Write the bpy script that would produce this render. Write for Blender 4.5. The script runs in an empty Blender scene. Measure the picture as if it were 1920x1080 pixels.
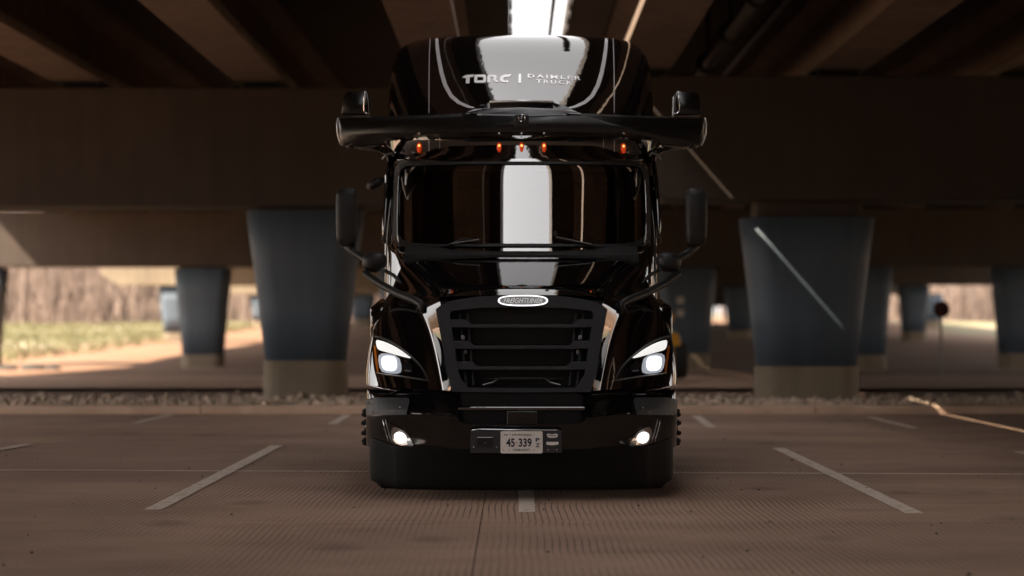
import bpy, bmesh, math, random
from math import sin, cos, pi, radians, sqrt, atan2
from mathutils import Vector, Matrix
from mathutils.bvhtree import BVHTree
from mathutils.geometry import delaunay_2d_cdt

random.seed(7)
S = bpy.context.scene
COL = S.collection

# ------------------------------------------------------------------ camera
F, CU, CV, CAMH, CAMX, CAMY = 3400.0, 966.0, 602.0, 1.4, -0.05, -14.0   # focal in photo pixels, principal point
cam = bpy.data.cameras.new('camera')
camo = bpy.data.objects.new('camera', cam)
COL.objects.link(camo)
camo.location = (CAMX, CAMY, CAMH)
camo.rotation_euler = (pi / 2, 0, 0)
cam.sensor_width = 36.0
cam.lens = F / 1920 * 36.0
cam.shift_x = (960 - CU) / 1920
cam.shift_y = (CV - 540) / 1920
cam.clip_start = 0.1
cam.clip_end = 3000
cam.dof.use_dof = True
cam.dof.focus_distance = 14.6
cam.dof.aperture_fstop = 0.9
S.camera = camo

# ------------------------------------------------------------------ sky and sun
TOSUN = Vector((-0.877, -0.50, 1.0)).normalized()
SUN_EL = math.asin(TOSUN.z)
SUN_ROT = atan2(TOSUN.x, TOSUN.y)
W = bpy.data.worlds.new('World')
S.world = W
W.use_nodes = True
wn, wl = W.node_tree.nodes, W.node_tree.links
wn.clear()
w_out = wn.new('ShaderNodeOutputWorld')
w_bg = wn.new('ShaderNodeBackground')
w_sky = wn.new('ShaderNodeTexSky')
w_sky.sky_type = 'NISHITA'
w_sky.sun_disc = False
w_sky.sun_elevation = SUN_EL
w_sky.sun_rotation = SUN_ROT
w_sky.air_density = 1.0
w_sky.dust_density = 4.0
w_sky.ozone_density = 1.0
w_hs = wn.new('ShaderNodeHueSaturation')
w_hs.inputs['Saturation'].default_value = 0.35
w_veil = wn.new('ShaderNodeMixRGB')          # thin even cloud veil over the whole sky
w_veil.inputs['Fac'].default_value = 0.40
w_veil.inputs['Color2'].default_value = (6.8, 6.2, 5.75, 1)
w_bg.inputs['Strength'].default_value = 0.10
wl.new(w_sky.outputs[0], w_hs.inputs['Color'])
wl.new(w_hs.outputs[0], w_veil.inputs['Color1'])
wl.new(w_veil.outputs[0], w_bg.inputs['Color'])
wl.new(w_bg.outputs[0], w_out.inputs['Surface'])

sun = bpy.data.lights.new('sun', 'SUN')
sun.energy = 4.6
sun.angle = radians(0.5)
sun.color = (1.0, 0.85, 0.66)
suno = bpy.data.objects.new('sun', sun)
COL.objects.link(suno)
suno.rotation_euler = TOSUN.to_track_quat('Z', 'Y').to_euler()
suno.location = (-30, -20, 40)

S.view_settings.view_transform = 'Standard'
S.view_settings.look = 'None'
S.view_settings.gamma = 1.0
S.view_settings.use_curve_mapping = False
S.view_settings.exposure = 2.2

S.render.engine = 'CYCLES'
S.cycles.use_denoising = True
S.cycles.max_bounces = 8
S.cycles.diffuse_bounces = 4
S.cycles.glossy_bounces = 6
S.cycles.transparent_max_bounces = 12
S.cycles.sample_clamp_indirect = 6.0
S.cycles.caustics_reflective = False
S.cycles.caustics_refractive = False
S.cycles.blur_glossy = 0.5

# ------------------------------------------------------------------ helpers
def px(u, v, Y):
    """photo pixel at depth Y -> world point"""
    k = (Y - CAMY) / F
    return Vector((CAMX + (u - CU) * k, Y, CAMH - (v - CV) * k))

def mir(u):
    return 1956.0 - u

def link(name, me, mat=None, parent=None, smooth=False):
    o = bpy.data.objects.new(name, me)
    COL.objects.link(o)
    if mat is not None and len(me.materials) == 0:
        me.materials.append(mat)
    if parent is not None:
        o.parent = parent
    if smooth:
        me.polygons.foreach_set('use_smooth', [True] * len(me.polygons))
    return o

def tag(o, label=None, cat=None, group=None, kind=None):
    if label: o['label'] = label
    if cat: o['category'] = cat
    if group: o['group'] = group
    if kind: o['kind'] = kind
    return o

def empty(name, loc=(0, 0, 0), rz=0.0, parent=None):
    o = bpy.data.objects.new(name, None)
    COL.objects.link(o)
    o.location = loc
    o.rotation_euler.z = rz
    o.parent = parent
    return o

class MB:
    def __init__(s):
        s.v, s.f = [], []
    def add(s, vs, fs):
        b = len(s.v)
        s.v += [tuple(p) for p in vs]
        s.f += [tuple(b + i for i in f) for f in fs]
        return s
    def box(s, c, d, rx=0, rz=0, taper=1.0, ry=0):
        hx, hy, hz = d[0] / 2, d[1] / 2, d[2] / 2
        vs = []
        M = Matrix.Rotation(rz, 3, 'Z') @ Matrix.Rotation(ry, 3, 'Y') @ Matrix.Rotation(rx, 3, 'X')
        for z in (-1, 1):
            t = taper if z > 0 else 1
            for x, y in ((-1, -1), (1, -1), (1, 1), (-1, 1)):
                vs.append(M @ Vector((x * hx * t, y * hy * t, z * hz)) + Vector(c))
        return s.add(vs, [(3, 2, 1, 0), (4, 5, 6, 7), (0, 1, 5, 4), (1, 2, 6, 5), (2, 3, 7, 6), (3, 0, 4, 7)])
    def tube(s, pts, rad, n=8, cap=True):
        pts = [Vector(p) for p in pts]
        if not hasattr(rad, '__len__'): rad = [rad] * len(pts)
        rings, prev = [], None
        for i, p in enumerate(pts):
            d = (pts[min(i + 1, len(pts) - 1)] - pts[max(i - 1, 0)]).normalized()
            if prev is None:
                a = Vector((0, 0, 1)) if abs(d.z) < 0.9 else Vector((1, 0, 0))
                x = d.cross(a).normalized()
            else:
                x = (prev - d * prev.dot(d)).normalized()
            prev = x
            y = d.cross(x)
            rings.append([p + (x * cos(2 * pi * k / n) + y * sin(2 * pi * k / n)) * rad[i] for k in range(n)])
        vs = [q for r in rings for q in r]
        fs = [(i * n + k, i * n + (k + 1) % n, (i + 1) * n + (k + 1) % n, (i + 1) * n + k)
              for i in range(len(rings) - 1) for k in range(n)]
        if cap:
            fs += [tuple(reversed(range(n))), tuple((len(rings) - 1) * n + k for k in range(n))]
        return s.add(vs, fs)
    def lathe(s, prof, c=(0, 0, 0), axis='Z', n=32):
        """prof: list of (radius, along)"""
        vs, fs = [], []
        for r, h in prof:
            for k in range(n):
                a = 2 * pi * k / n
                if axis == 'Z': p = (r * cos(a), r * sin(a), h)
                elif axis == 'X': p = (h, r * cos(a), r * sin(a))
                else: p = (r * cos(a), h, r * sin(a))
                vs.append((p[0] + c[0], p[1] + c[1], p[2] + c[2]))
        for i in range(len(prof) - 1):
            for k in range(n):
                fs.append((i * n + k, i * n + (k + 1) % n, (i + 1) * n + (k + 1) % n, (i + 1) * n + k))
        fs += [tuple(reversed(range(n))), tuple((len(prof) - 1) * n + k for k in range(n))]
        return s.add(vs, fs)
    def prism(s, poly, axis, a, b):
        """poly of 2d points extruded along axis from a to b"""
        n = len(poly)
        def P(p, t):
            return {'X': (t, p[0], p[1]), 'Y': (p[0], t, p[1]), 'Z': (p[0], p[1], t)}[axis]
        vs = [P(p, a) for p in poly] + [P(p, b) for p in poly]
        fs = [tuple(range(n)), tuple(reversed(range(n, 2 * n)))]
        fs += [(i, n + i, n + (i + 1) % n, (i + 1) % n) for i in range(n)]
        return s.add(vs, fs)
    def mesh(s, name):
        me = bpy.data.meshes.new(name)
        me.from_pydata(s.v, [], s.f)
        me.validate()
        bm = bmesh.new(); bm.from_mesh(me)
        bmesh.ops.recalc_face_normals(bm, faces=bm.faces)
        bm.to_mesh(me); bm.free()
        return me
    def build(s, name, mat, parent=None, smooth=False, bevel=0.0, seg=2, sub=0):
        o = link(name, s.mesh(name), mat, parent, smooth)
        if bevel > 0:
            m = o.modifiers.new('bevel', 'BEVEL'); m.width = bevel; m.segments = seg
            m.limit_method = 'ANGLE'; m.angle_limit = radians(35); m.harden_normals = False
        if sub:
            m = o.modifiers.new('sub', 'SUBSURF'); m.levels = m.render_levels = sub
        if (bevel > 0 and smooth) :
            bake(o)
            try:
                o.data.set_sharp_from_angle(angle=radians(40))
            except Exception:
                pass
        return o

def bake(o):
    bpy.context.view_layer.update()
    dg = bpy.context.evaluated_depsgraph_get()
    me = bpy.data.meshes.new_from_object(o.evaluated_get(dg))
    o.modifiers.clear()
    o.data = me
    return o

def bvh_of(o):
    me = o.data
    return BVHTree.FromPolygons([o.matrix_world @ v.co for v in me.vertices], [tuple(p.vertices) for p in me.polygons])

def surf(u, v, bvh, guess=0.3):
    Y = guess
    for _ in range(3):
        p = px(u, v, Y)
        hit = bvh.ray_cast(Vector((p.x, -6, p.z)), Vector((0, 1, 0)))
        if hit[0] is None:
            break
        Y = hit[0].y
    return px(u, v, Y)

def dens(poly, step):
    out = []
    n = len(poly)
    for i in range(n):
        a, b = Vector(poly[i]), Vector(poly[(i + 1) % n])
        m = max(1, int((b - a).length / step))
        out += [tuple(a.lerp(b, k / m)) for k in range(m)]
    return out

def inside(p, poly):
    c = False
    n = len(poly)
    for i in range(n):
        (x1, y1), (x2, y2) = poly[i], poly[(i + 1) % n]
        if (y1 > p[1]) != (y2 > p[1]) and p[0] < (x2 - x1) * (p[1] - y1) / (y2 - y1) + x1:
            c = not c
    return c

def patch_mesh(name, loops, fn, step=5.0, thick=0.0):
    """fill loops (first outer, others holes; pixel coords) and map each vertex by fn(u,v)->point; thick extrudes to +Y"""
    vs, es = [], []
    for lp in loops:
        d = dens(lp, step)
        b = len(vs)
        vs += [Vector(p) for p in d]
        es += [(b + i, b + (i + 1) % len(d)) for i in range(len(d))]
    us = [p[0] for p in loops[0]]; vv = [p[1] for p in loops[0]]
    y = min(vv) + step / 2
    while y < max(vv):
        x = min(us) + step / 2
        while x < max(us):
            if inside((x, y), loops[0]) and not any(inside((x, y), h) for h in loops[1:]):
                if min((Vector((x, y)) - q).length for q in vs) > step * 0.45:
                    vs.append(Vector((x, y)))
            x += step
        y += step
    r = delaunay_2d_cdt(vs, es, [], 0, 1e-4)
    pv, pf = r[0], r[2]
    faces = []
    for f in pf:
        c = sum((pv[i] for i in f), Vector((0, 0))) / len(f)
        if inside(c, loops[0]) and not any(inside(c, h) for h in loops[1:]):
            faces.append(tuple(f))
    P3 = [fn(p.x, p.y) for p in pv]
    me = bpy.data.meshes.new(name)
    me.from_pydata([tuple(p) for p in P3], [], faces)
    bm = bmesh.new(); bm.from_mesh(me)
    bmesh.ops.recalc_face_normals(bm, faces=bm.faces)
    if bm.faces and sum(f.normal.y for f in bm.faces) > 0:
        bmesh.ops.reverse_faces(bm, faces=bm.faces)
    if thick:
        r = bmesh.ops.extrude_face_region(bm, geom=list(bm.faces))
        # the original faces become the back: move them back, keep the extruded ones in front
        new = set(e for e in r['geom'] if isinstance(e, bmesh.types.BMVert))
        for vtx in bm.verts:
            if vtx not in new:
                vtx.co.y += thick
        bmesh.ops.recalc_face_normals(bm, faces=bm.faces)
    loose = [q for q in bm.verts if not q.link_faces]
    bmesh.ops.delete(bm, geom=loose, context='VERTS')
    bm.to_mesh(me); bm.free()
    return me

def islands(me, name, mat, parent):
    """one object for each letter of a lettering mesh"""
    bm = bmesh.new(); bm.from_mesh(me)
    left = set(bm.verts)
    while left:
        st = [left.pop()]; isl = set(st)
        while st:
            for e in st.pop().link_edges:
                for q in e.verts:
                    if q not in isl: isl.add(q); left.discard(q); st.append(q)
        idx = {q: i for i, q in enumerate(isl)}
        fs = [tuple(idx[q] for q in f.verts) for f in {f for q in isl for f in q.link_faces}]
        m2 = bpy.data.meshes.new(name); m2.from_pydata([tuple(q.co) for q in idx], [], fs)
        link(name, m2, mat, parent)
    bm.free()

def on_surf(bvh, off, guess=0.3):
    def fn(u, v):
        p = surf(u, v, bvh, guess)
        p.y -= off
        return p
    return fn

def lean(Yfun):
    """map pixel to the plane whose depth depends on v"""
    return lambda u, v: px(u, v, Yfun(v))

def smooth_loop(pts, it=2):
    """Chaikin corner cutting on a closed loop"""
    for _ in range(it):
        out = []
        for i in range(len(pts)):
            a, b = pts[i], pts[(i + 1) % len(pts)]
            out.append((a[0] * .75 + b[0] * .25, a[1] * .75 + b[1] * .25))
            out.append((a[0] * .25 + b[0] * .75, a[1] * .25 + b[1] * .75))
        pts = out
    return pts

def rrect(u0, v0, u1, v1, r, n=5):
    out = []
    for cx, cy, a0 in ((u1 - r, v0 + r, -90), (u1 - r, v1 - r, 0), (u0 + r, v1 - r, 90), (u0 + r, v0 + r, 180)):
        for k in range(n + 1):
            a = radians(a0 + 90 * k / n)
            out.append((cx + r * cos(a), cy + r * sin(a)))
    return out

def text_mesh(name, txt, u0, v0, u1, v1, fn, shear=0.0, bold=0.0, spacing=1.0, depth=0.0, res=3):
    """text filled into the pixel box (u0,v0)-(u1,v1) and mapped by fn"""
    cu = bpy.data.curves.new(name, 'FONT')
    cu.body = txt
    cu.shear = shear
    cu.offset = bold
    cu.space_character = spacing
    cu.resolution_u = res
    o = bpy.data.objects.new(name, cu)
    COL.objects.link(o)
    bpy.context.view_layer.update()
    dg = bpy.context.evaluated_depsgraph_get()
    me = bpy.data.meshes.new_from_object(o.evaluated_get(dg))
    bpy.data.objects.remove(o)
    xs = [v.co.x for v in me.vertices]; ys = [v.co.y for v in me.vertices]
    a, b, c, d = min(xs), max(xs), min(ys), max(ys)
    for v in me.vertices:
        u = u0 + (v.co.x - a) / (b - a) * (u1 - u0)
        w = v1 + (v.co.y - c) / (d - c) * (v0 - v1)
        v.co = fn(u, w)
    return me

# ------------------------------------------------------------------ materials
def new_mat(name):
    m = bpy.data.materials.new(name)
    m.use_nodes = True
    return m, m.node_tree.nodes, m.node_tree.links, m.node_tree.nodes['Principled BSDF']

def simple(name, col, rough=0.5, metal=0.0, ior=1.45, var=0.0, scale=6.0, bump=0.0, bscale=60.0, rvar=0.0, coat=0.0):
    m, n, l, b = new_mat(name)
    b.inputs['Base Color'].default_value = (*col, 1)
    b.inputs['Roughness'].default_value = rough
    b.inputs['Metallic'].default_value = metal
    b.inputs['IOR'].default_value = ior
    b.inputs['Coat Weight'].default_value = coat
    tc = n.new('ShaderNodeTexCoord')
    if var > 0:
        nz = n.new('ShaderNodeTexNoise'); nz.inputs['Scale'].default_value = scale; nz.inputs['Detail'].default_value = 6
        l.new(tc.outputs['Object'], nz.inputs['Vector'])
        mp = n.new('ShaderNodeMapRange')
        mp.inputs['From Min'].default_value = 0.3; mp.inputs['From Max'].default_value = 0.7
        mp.inputs['To Min'].default_value = 1 - var; mp.inputs['To Max'].default_value = 1 + var
        l.new(nz.outputs['Fac'], mp.inputs['Value'])
        mx = n.new('ShaderNodeVectorMath'); mx.operation = 'SCALE'
        mx.inputs[0].default_value = col
        l.new(mp.outputs[0], mx.inputs['Scale'])
        l.new(mx.outputs[0], b.inputs['Base Color'])
    if rvar > 0:
        nz2 = n.new('ShaderNodeTexNoise'); nz2.inputs['Scale'].default_value = scale * 2; nz2.inputs['Detail'].default_value = 5
        l.new(tc.outputs['Object'], nz2.inputs['Vector'])
        mp2 = n.new('ShaderNodeMapRange')
        mp2.inputs['From Min'].default_value = 0.35; mp2.inputs['From Max'].default_value = 0.75
        mp2.inputs['To Min'].default_value = rough; mp2.inputs['To Max'].default_value = rough + rvar
        l.new(nz2.outputs['Fac'], mp2.inputs['Value'])
        l.new(mp2.outputs[0], b.inputs['Roughness'])
    if bump > 0:
        nb = n.new('ShaderNodeTexNoise'); nb.inputs['Scale'].default_value = bscale; nb.inputs['Detail'].default_value = 4
        l.new(tc.outputs['Object'], nb.inputs['Vector'])
        bp = n.new('ShaderNodeBump'); bp.inputs['Strength'].default_value = bump; bp.inputs['Distance'].default_value = 0.01
        l.new(nb.outputs['Fac'], bp.inputs['Height'])
        l.new(bp.outputs[0], b.inputs['Normal'])
    return m

def emit(name, col, strength):
    m, n, l, b = new_mat(name)
    b.inputs['Base Color'].default_value = (*[min(c, 1) for c in col], 1)
    b.inputs['Emission Color'].default_value = (*col, 1)
    b.inputs['Emission Strength'].default_value = strength
    b.inputs['Roughness'].default_value = 0.2
    return m

M = {}
M['paint'] = simple('black_paint', (0.004, 0.004, 0.0045), 0.02, ior=2.5, rvar=0.03, scale=3)
def peel(m, dist, sc_):
    n, l = m.node_tree.nodes, m.node_tree.links
    tc = n.new('ShaderNodeTexCoord'); nz = n.new('ShaderNodeTexNoise'); nz.inputs['Scale'].default_value = sc_; nz.inputs['Detail'].default_value = 3
    l.new(tc.outputs['Object'], nz.inputs['Vector'])
    bp = n.new('ShaderNodeBump'); bp.inputs['Strength'].default_value = 1.0; bp.inputs['Distance'].default_value = dist
    l.new(nz.outputs['Fac'], bp.inputs['Height']); l.new(bp.outputs[0], n['Principled BSDF'].inputs['Normal'])
peel(M['paint'], 0.0007, 9.0)
M['paint2'] = simple('black_satin_paint', (0.006, 0.006, 0.006), 0.16, ior=1.7, rvar=0.08, scale=5)
M['bumper'] = simple('bumper_black', (0.004, 0.004, 0.004), 0.05, ior=1.62, rvar=0.05, scale=4)
M['plastic'] = simple('black_plastic', (0.012, 0.012, 0.012), 0.45, bump=0.15, bscale=300, rvar=0.1)
M['grille'] = simple('grille_plastic', (0.007, 0.007, 0.0095), 0.45, ior=1.5, rvar=0.1)
M['dam'] = simple('air_dam_rubber', (0.005, 0.0047, 0.0045), 0.6, ior=1.25, var=0.25, scale=5, bump=0.1, bscale=120)
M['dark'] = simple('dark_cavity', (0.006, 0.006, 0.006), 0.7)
M['chrome'] = simple('chrome', (0.75, 0.75, 0.76), 0.10, metal=1.0)
M['silver'] = simple('silver_vinyl', (0.86, 0.88, 0.92), 0.25, metal=0.45)
M['white'] = simple('white_vinyl', (0.9, 0.9, 0.9), 0.28, metal=0.5)
M['rubber'] = simple('tyre_rubber', (0.012, 0.012, 0.012), 0.75, var=0.3, scale=20)
M['steel'] = simple('brushed_steel', (0.35, 0.35, 0.36), 0.35, metal=1.0, rvar=0.2)
M['screw'] = simple('bright_screw', (0.7, 0.7, 0.7), 0.25, metal=0.9)
M['frame_steel'] = simple('chassis_steel', (0.02, 0.02, 0.02), 0.6, var=0.3)
M['amber'] = simple('amber_lens', (0.75, 0.22, 0.02), 0.15)
M['plate'] = simple('plate_white', (0.86, 0.83, 0.80), 0.35, var=0.05, scale=40)
M['ink'] = simple('plate_ink', (0.012, 0.014, 0.035), 0.4)
M['sensor'] = simple('sensor_box_plastic', (0.035, 0.037, 0.04), 0.5, bump=0.1, bscale=200)
M['lampblack'] = simple('lamp_housing', (0.008, 0.008, 0.009), 0.12, ior=1.8)
M['rim'] = simple('lamp_rim', (0.10, 0.10, 0.10), 0.3, metal=0.5)
M['reflector'] = simple('lamp_reflector', (0.6, 0.62, 0.65), 0.12, metal=1.0)
M['interior'] = simple('cab_interior', (0.02, 0.019, 0.018), 0.7, var=0.2)
M['drl'] = emit('running_light', (1.0, 0.98, 0.94), 0.20)
M['beam'] = emit('low_beam', (0.95, 0.98, 1.0), 0.55)
M['glow'] = emit('lit_reflector', (0.85, 0.90, 1.0), 0.075)
M['fog'] = emit('fog_beam', (1.0, 0.98, 0.92), 0.5)
M['marker'] = emit('marker_amber', (1.0, 0.09, 0.015), 0.06)
M['marker_hot'] = emit('marker_bulb', (1.0, 0.40, 0.10), 0.6)
M['yellow'] = simple('yellow_machine_paint', (0.62, 0.30, 0.02), 0.4, var=0.15)

def glass_mat():
    m, n, l, b = new_mat('windshield_glass')
    n.remove(b)
    out = [x for x in n if x.type == 'OUTPUT_MATERIAL'][0]
    t = n.new('ShaderNodeBsdfTransparent'); t.inputs['Color'].default_value = (0.42, 0.45, 0.43, 1)
    g = n.new('ShaderNodeBsdfGlossy'); g.inputs['Roughness'].default_value = 0.01
    g.inputs['Color'].default_value = (1, 1, 1, 1)
    fr = n.new('ShaderNodeFresnel'); fr.inputs['IOR'].default_value = 3.2
    mx = n.new('ShaderNodeMixShader')
    l.new(fr.outputs[0], mx.inputs[0]); l.new(t.outputs[0], mx.inputs[1]); l.new(g.outputs[0], mx.inputs[2])
    l.new(mx.outputs[0], out.inputs['Surface'])
    return m
M['glass'] = glass_mat()

def lens_mat():
    m, n, l, b = new_mat('clear_lens')
    n.remove(b)
    out = [x for x in n if x.type == 'OUTPUT_MATERIAL'][0]
    t = n.new('ShaderNodeBsdfTransparent'); t.inputs['Color'].default_value = (0.95, 0.95, 0.95, 1)
    g = n.new('ShaderNodeBsdfGlossy'); g.inputs['Roughness'].default_value = 0.02
    fr = n.new('ShaderNodeFresnel'); fr.inputs['IOR'].default_value = 1.5
    mx = n.new('ShaderNodeMixShader')
    l.new(fr.outputs[0], mx.inputs[0]); l.new(t.outputs[0], mx.inputs[1]); l.new(g.outputs[0], mx.inputs[2])
    l.new(mx.outputs[0], out.inputs['Surface'])
    return m
M['lens'] = lens_mat()

def concrete(name, c1, c2, rough=0.85, streak=True, scale=0.5, bump=0.3):
    m, n, l, b = new_mat(name)
    geo = n.new('ShaderNodeNewGeometry')
    n1 = n.new('ShaderNodeTexNoise'); n1.inputs['Scale'].default_value = scale; n1.inputs['Detail'].default_value = 8; n1.inputs['Roughness'].default_value = 0.65
    l.new(geo.outputs['Position'], n1.inputs['Vector'])
    cr = n.new('ShaderNodeValToRGB')
    cr.color_ramp.elements[0].position = 0.3; cr.color_ramp.elements[0].color = (*c1, 1)
    cr.color_ramp.elements[1].position = 0.7; cr.color_ramp.elements[1].color = (*c2, 1)
    l.new(n1.outputs['Fac'], cr.inputs['Fac'])
    colr = cr.outputs['Color']
    if streak:
        mp = n.new('ShaderNodeMapping'); mp.inputs['Scale'].default_value = (3.0, 3.0, 0.15)
        l.new(geo.outputs['Position'], mp.inputs['Vector'])
        n2 = n.new('ShaderNodeTexNoise'); n2.inputs['Scale'].default_value = 1.2; n2.inputs['Detail'].default_value = 6
        l.new(mp.outputs[0], n2.inputs['Vector'])
        r2 = n.new('ShaderNodeMapRange'); r2.inputs['From Min'].default_value = 0.35; r2.inputs['From Max'].default_value = 0.75
        r2.inputs['To Min'].default_value = 1.05; r2.inputs['To Max'].default_value = 0.80
        l.new(n2.outputs['Fac'], r2.inputs['Value'])
        sc = n.new('ShaderNodeVectorMath'); sc.operation = 'SCALE'
        l.new(colr, sc.inputs[0]); l.new(r2.outputs[0], sc.inputs['Scale'])
        colr = sc.outputs[0]
    l.new(colr, b.inputs['Base Color'])
    b.inputs['Roughness'].default_value = rough
    n3 = n.new('ShaderNodeTexNoise'); n3.inputs['Scale'].default_value = 25; n3.inputs['Detail'].default_value = 6
    l.new(geo.outputs['Position'], n3.inputs['Vector'])
    bp = n.new('ShaderNodeBump'); bp.inputs['Strength'].default_value = bump; bp.inputs['Distance'].default_value = 0.01
    l.new(n3.outputs['Fac'], bp.inputs['Height']); l.new(bp.outputs[0], b.inputs['Normal'])
    return m
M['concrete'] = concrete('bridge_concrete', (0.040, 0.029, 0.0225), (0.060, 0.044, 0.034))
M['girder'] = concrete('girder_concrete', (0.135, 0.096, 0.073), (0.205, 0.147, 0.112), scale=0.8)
M['plinth'] = concrete('plinth_sunlit_cap_concrete', (0.18, 0.14, 0.095), (0.25, 0.20, 0.14))
M['blue'] = concrete('blue_column_paint', (0.066, 0.092, 0.122), (0.088, 0.118, 0.152), rough=0.6, scale=0.7, bump=0.1)
M['kerb'] = concrete('kerb_concrete', (0.54, 0.37, 0.265), (0.70, 0.50, 0.37), streak=False, scale=2.5)
M['road'] = concrete('road_concrete', (0.40, 0.245, 0.165), (0.54, 0.35, 0.245), streak=False, scale=0.6)

def lot_mat():
    m, n, l, b = new_mat('tined_concrete_pavement')
    def math_(op, a=None, bb=None, c=None):
        x = n.new('ShaderNodeMath'); x.operation = op
        for i, q in enumerate((a, bb, c)):
            if q is None: continue
            if isinstance(q, (int, float)): x.inputs[i].default_value = q
            else: l.new(q, x.inputs[i])
        return x.outputs[0]
    geo = n.new('ShaderNodeNewGeometry')
    sp = n.new('ShaderNodeSeparateXYZ'); l.new(geo.outputs['Position'], sp.inputs[0])
    X, Y = sp.outputs['X'], sp.outputs['Y']
    # each poured slab was tined on its own
    ix = math_('FLOOR', math_('DIVIDE', math_('ADD', X, 0.29), 5.05))
    iy = math_('FLOOR', math_('DIVIDE', math_('ADD', Y, 1.4), 4.2))
    pid = math_('ADD', math_('MULTIPLY', ix, 3.71), math_('MULTIPLY', iy, 7.37))
    cb = n.new('ShaderNodeCombineXYZ')
    l.new(math_('MULTIPLY', X, 0.12), cb.inputs[0])
    l.new(math_('ADD', math_('MULTIPLY', Y, 0.85), math_('MULTIPLY', pid, 5.0)), cb.inputs[1])
    nw = n.new('ShaderNodeTexNoise'); nw.inputs['Scale'].default_value = 1.0; nw.inputs['Detail'].default_value = 1.0
    l.new(cb.outputs[0], nw.inputs['Vector'])
    xw = math_('ADD', X, math_('MULTIPLY', math_('SUBTRACT', nw.outputs['Fac'], 0.5), 0.065))
    fr = math_('PINGPONG', math_('DIVIDE', xw, 0.047), 0.5)
    mr = n.new('ShaderNodeMapRange'); mr.interpolation_type = 'SMOOTHSTEP'
    mr.inputs['From Min'].default_value = 0.02; mr.inputs['From Max'].default_value = 0.16
    mr.inputs['To Min'].default_value = 1.0; mr.inputs['To Max'].default_value = 0.0
    l.new(fr, mr.inputs['Value'])
    # groove wear
    ng = n.new('ShaderNodeTexNoise'); ng.inputs['Scale'].default_value = 0.75; ng.inputs['Detail'].default_value = 7
    l.new(geo.outputs['Position'], ng.inputs['Vector'])
    gm = n.new('ShaderNodeMapRange'); gm.inputs['From Min'].default_value = 0.40; gm.inputs['From Max'].default_value = 0.60
    gm.inputs['To Min'].default_value = 0.12; gm.inputs['To Max'].default_value = 1.0
    l.new(ng.outputs['Fac'], gm.inputs['Value'])
    groove = math_('MULTIPLY', mr.outputs[0], gm.outputs[0])
    # colour: large stains, slab tone, fine speckle
    nl = n.new('ShaderNodeTexNoise'); nl.inputs['Scale'].default_value = 0.35; nl.inputs['Detail'].default_value = 9; nl.inputs['Roughness'].default_value = 0.62
    mpn = n.new('ShaderNodeMapping'); mpn.inputs['Scale'].default_value = (0.8, 1.6, 1)
    l.new(geo.outputs['Position'], mpn.inputs['Vector']); l.new(mpn.outputs[0], nl.inputs['Vector'])
    cr = n.new('ShaderNodeValToRGB')
    e = cr.color_ramp.elements
    e[0].position = 0.30; e[0].color = (0.35, 0.217, 0.155, 1)
    e[1].position = 0.68; e[1].color = (0.60, 0.385, 0.286, 1)
    x = cr.color_ramp.elements.new(0.48); x.color = (0.475, 0.304, 0.215, 1)
    l.new(nl.outputs['Fac'], cr.inputs['Fac'])
    wn_ = n.new('ShaderNodeTexWhiteNoise'); wn_.noise_dimensions = '1D'
    l.new(pid, wn_.inputs['W'])
    tone = math_('MULTIPLY_ADD', wn_.outputs['Value'], 0.22, 0.89)
    nf = n.new('ShaderNodeTexNoise'); nf.inputs['Scale'].default_value = 70; nf.inputs['Detail'].default_value = 3
    l.new(geo.outputs['Position'], nf.inputs['Vector'])
    spk = n.new('ShaderNodeMapRange'); spk.inputs['From Min'].default_value = 0.3; spk.inputs['From Max'].default_value = 0.7
    spk.inputs['To Min'].default_value = 0.80; spk.inputs['To Max'].default_value = 1.15
    l.new(nf.outputs['Fac'], spk.inputs['Value'])
    tot = math_('MULTIPLY', math_('MULTIPLY', tone, spk.outputs[0]), math_('SUBTRACT', 1.0, math_('MULTIPLY', groove, 0.70)))
    # tyre scuffs and dark streaks across
    mps = n.new('ShaderNodeMapping'); mps.inputs['Scale'].default_value = (0.45, 5.0, 1)
    l.new(geo.outputs['Position'], mps.inputs['Vector'])
    ns = n.new('ShaderNodeTexNoise'); ns.inputs['Scale'].default_value = 0.9; ns.inputs['Detail'].default_value = 6
    l.new(mps.outputs[0], ns.inputs['Vector'])
    sm = n.new('ShaderNodeMapRange'); sm.inputs['From Min'].default_value = 0.62; sm.inputs['From Max'].default_value = 0.76
    sm.inputs['To Min'].default_value = 1.0; sm.inputs['To Max'].default_value = 0.62
    l.new(ns.outputs['Fac'], sm.inputs['Value'])
    tot = math_('MULTIPLY', tot, sm.outputs[0])
    # oil drips and blotches
    vo = n.new('ShaderNodeTexVoronoi'); vo.inputs['Scale'].default_value = 0.9; vo.inputs['Randomness'].default_value = 1.0
    nv = n.new('ShaderNodeTexNoise'); nv.inputs['Scale'].default_value = 6; nv.inputs['Detail'].default_value = 5
    l.new(geo.outputs['Position'], nv.inputs['Vector'])
    va = n.new('ShaderNodeVectorMath'); va.operation = 'MULTIPLY_ADD'; va.inputs[1].default_value = (0.22, 0.22, 0.0)
    l.new(nv.outputs['Color'], va.inputs[0]); l.new(geo.outputs['Position'], va.inputs[2])
    l.new(va.outputs[0], vo.inputs['Vector'])
    om = n.new('ShaderNodeMapRange'); om.inputs['From Min'].default_value = 0.06; om.inputs['From Max'].default_value = 0.20
    om.inputs['To Min'].default_value = 0.70; om.inputs['To Max'].default_value = 1.0
    l.new(vo.outputs['Distance'], om.inputs['Value'])
    tot = math_('MULTIPLY', tot, om.outputs[0])
    sc = n.new('ShaderNodeVectorMath'); sc.operation = 'SCALE'
    l.new(cr.outputs[0], sc.inputs[0]); l.new(tot, sc.inputs['Scale'])
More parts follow.
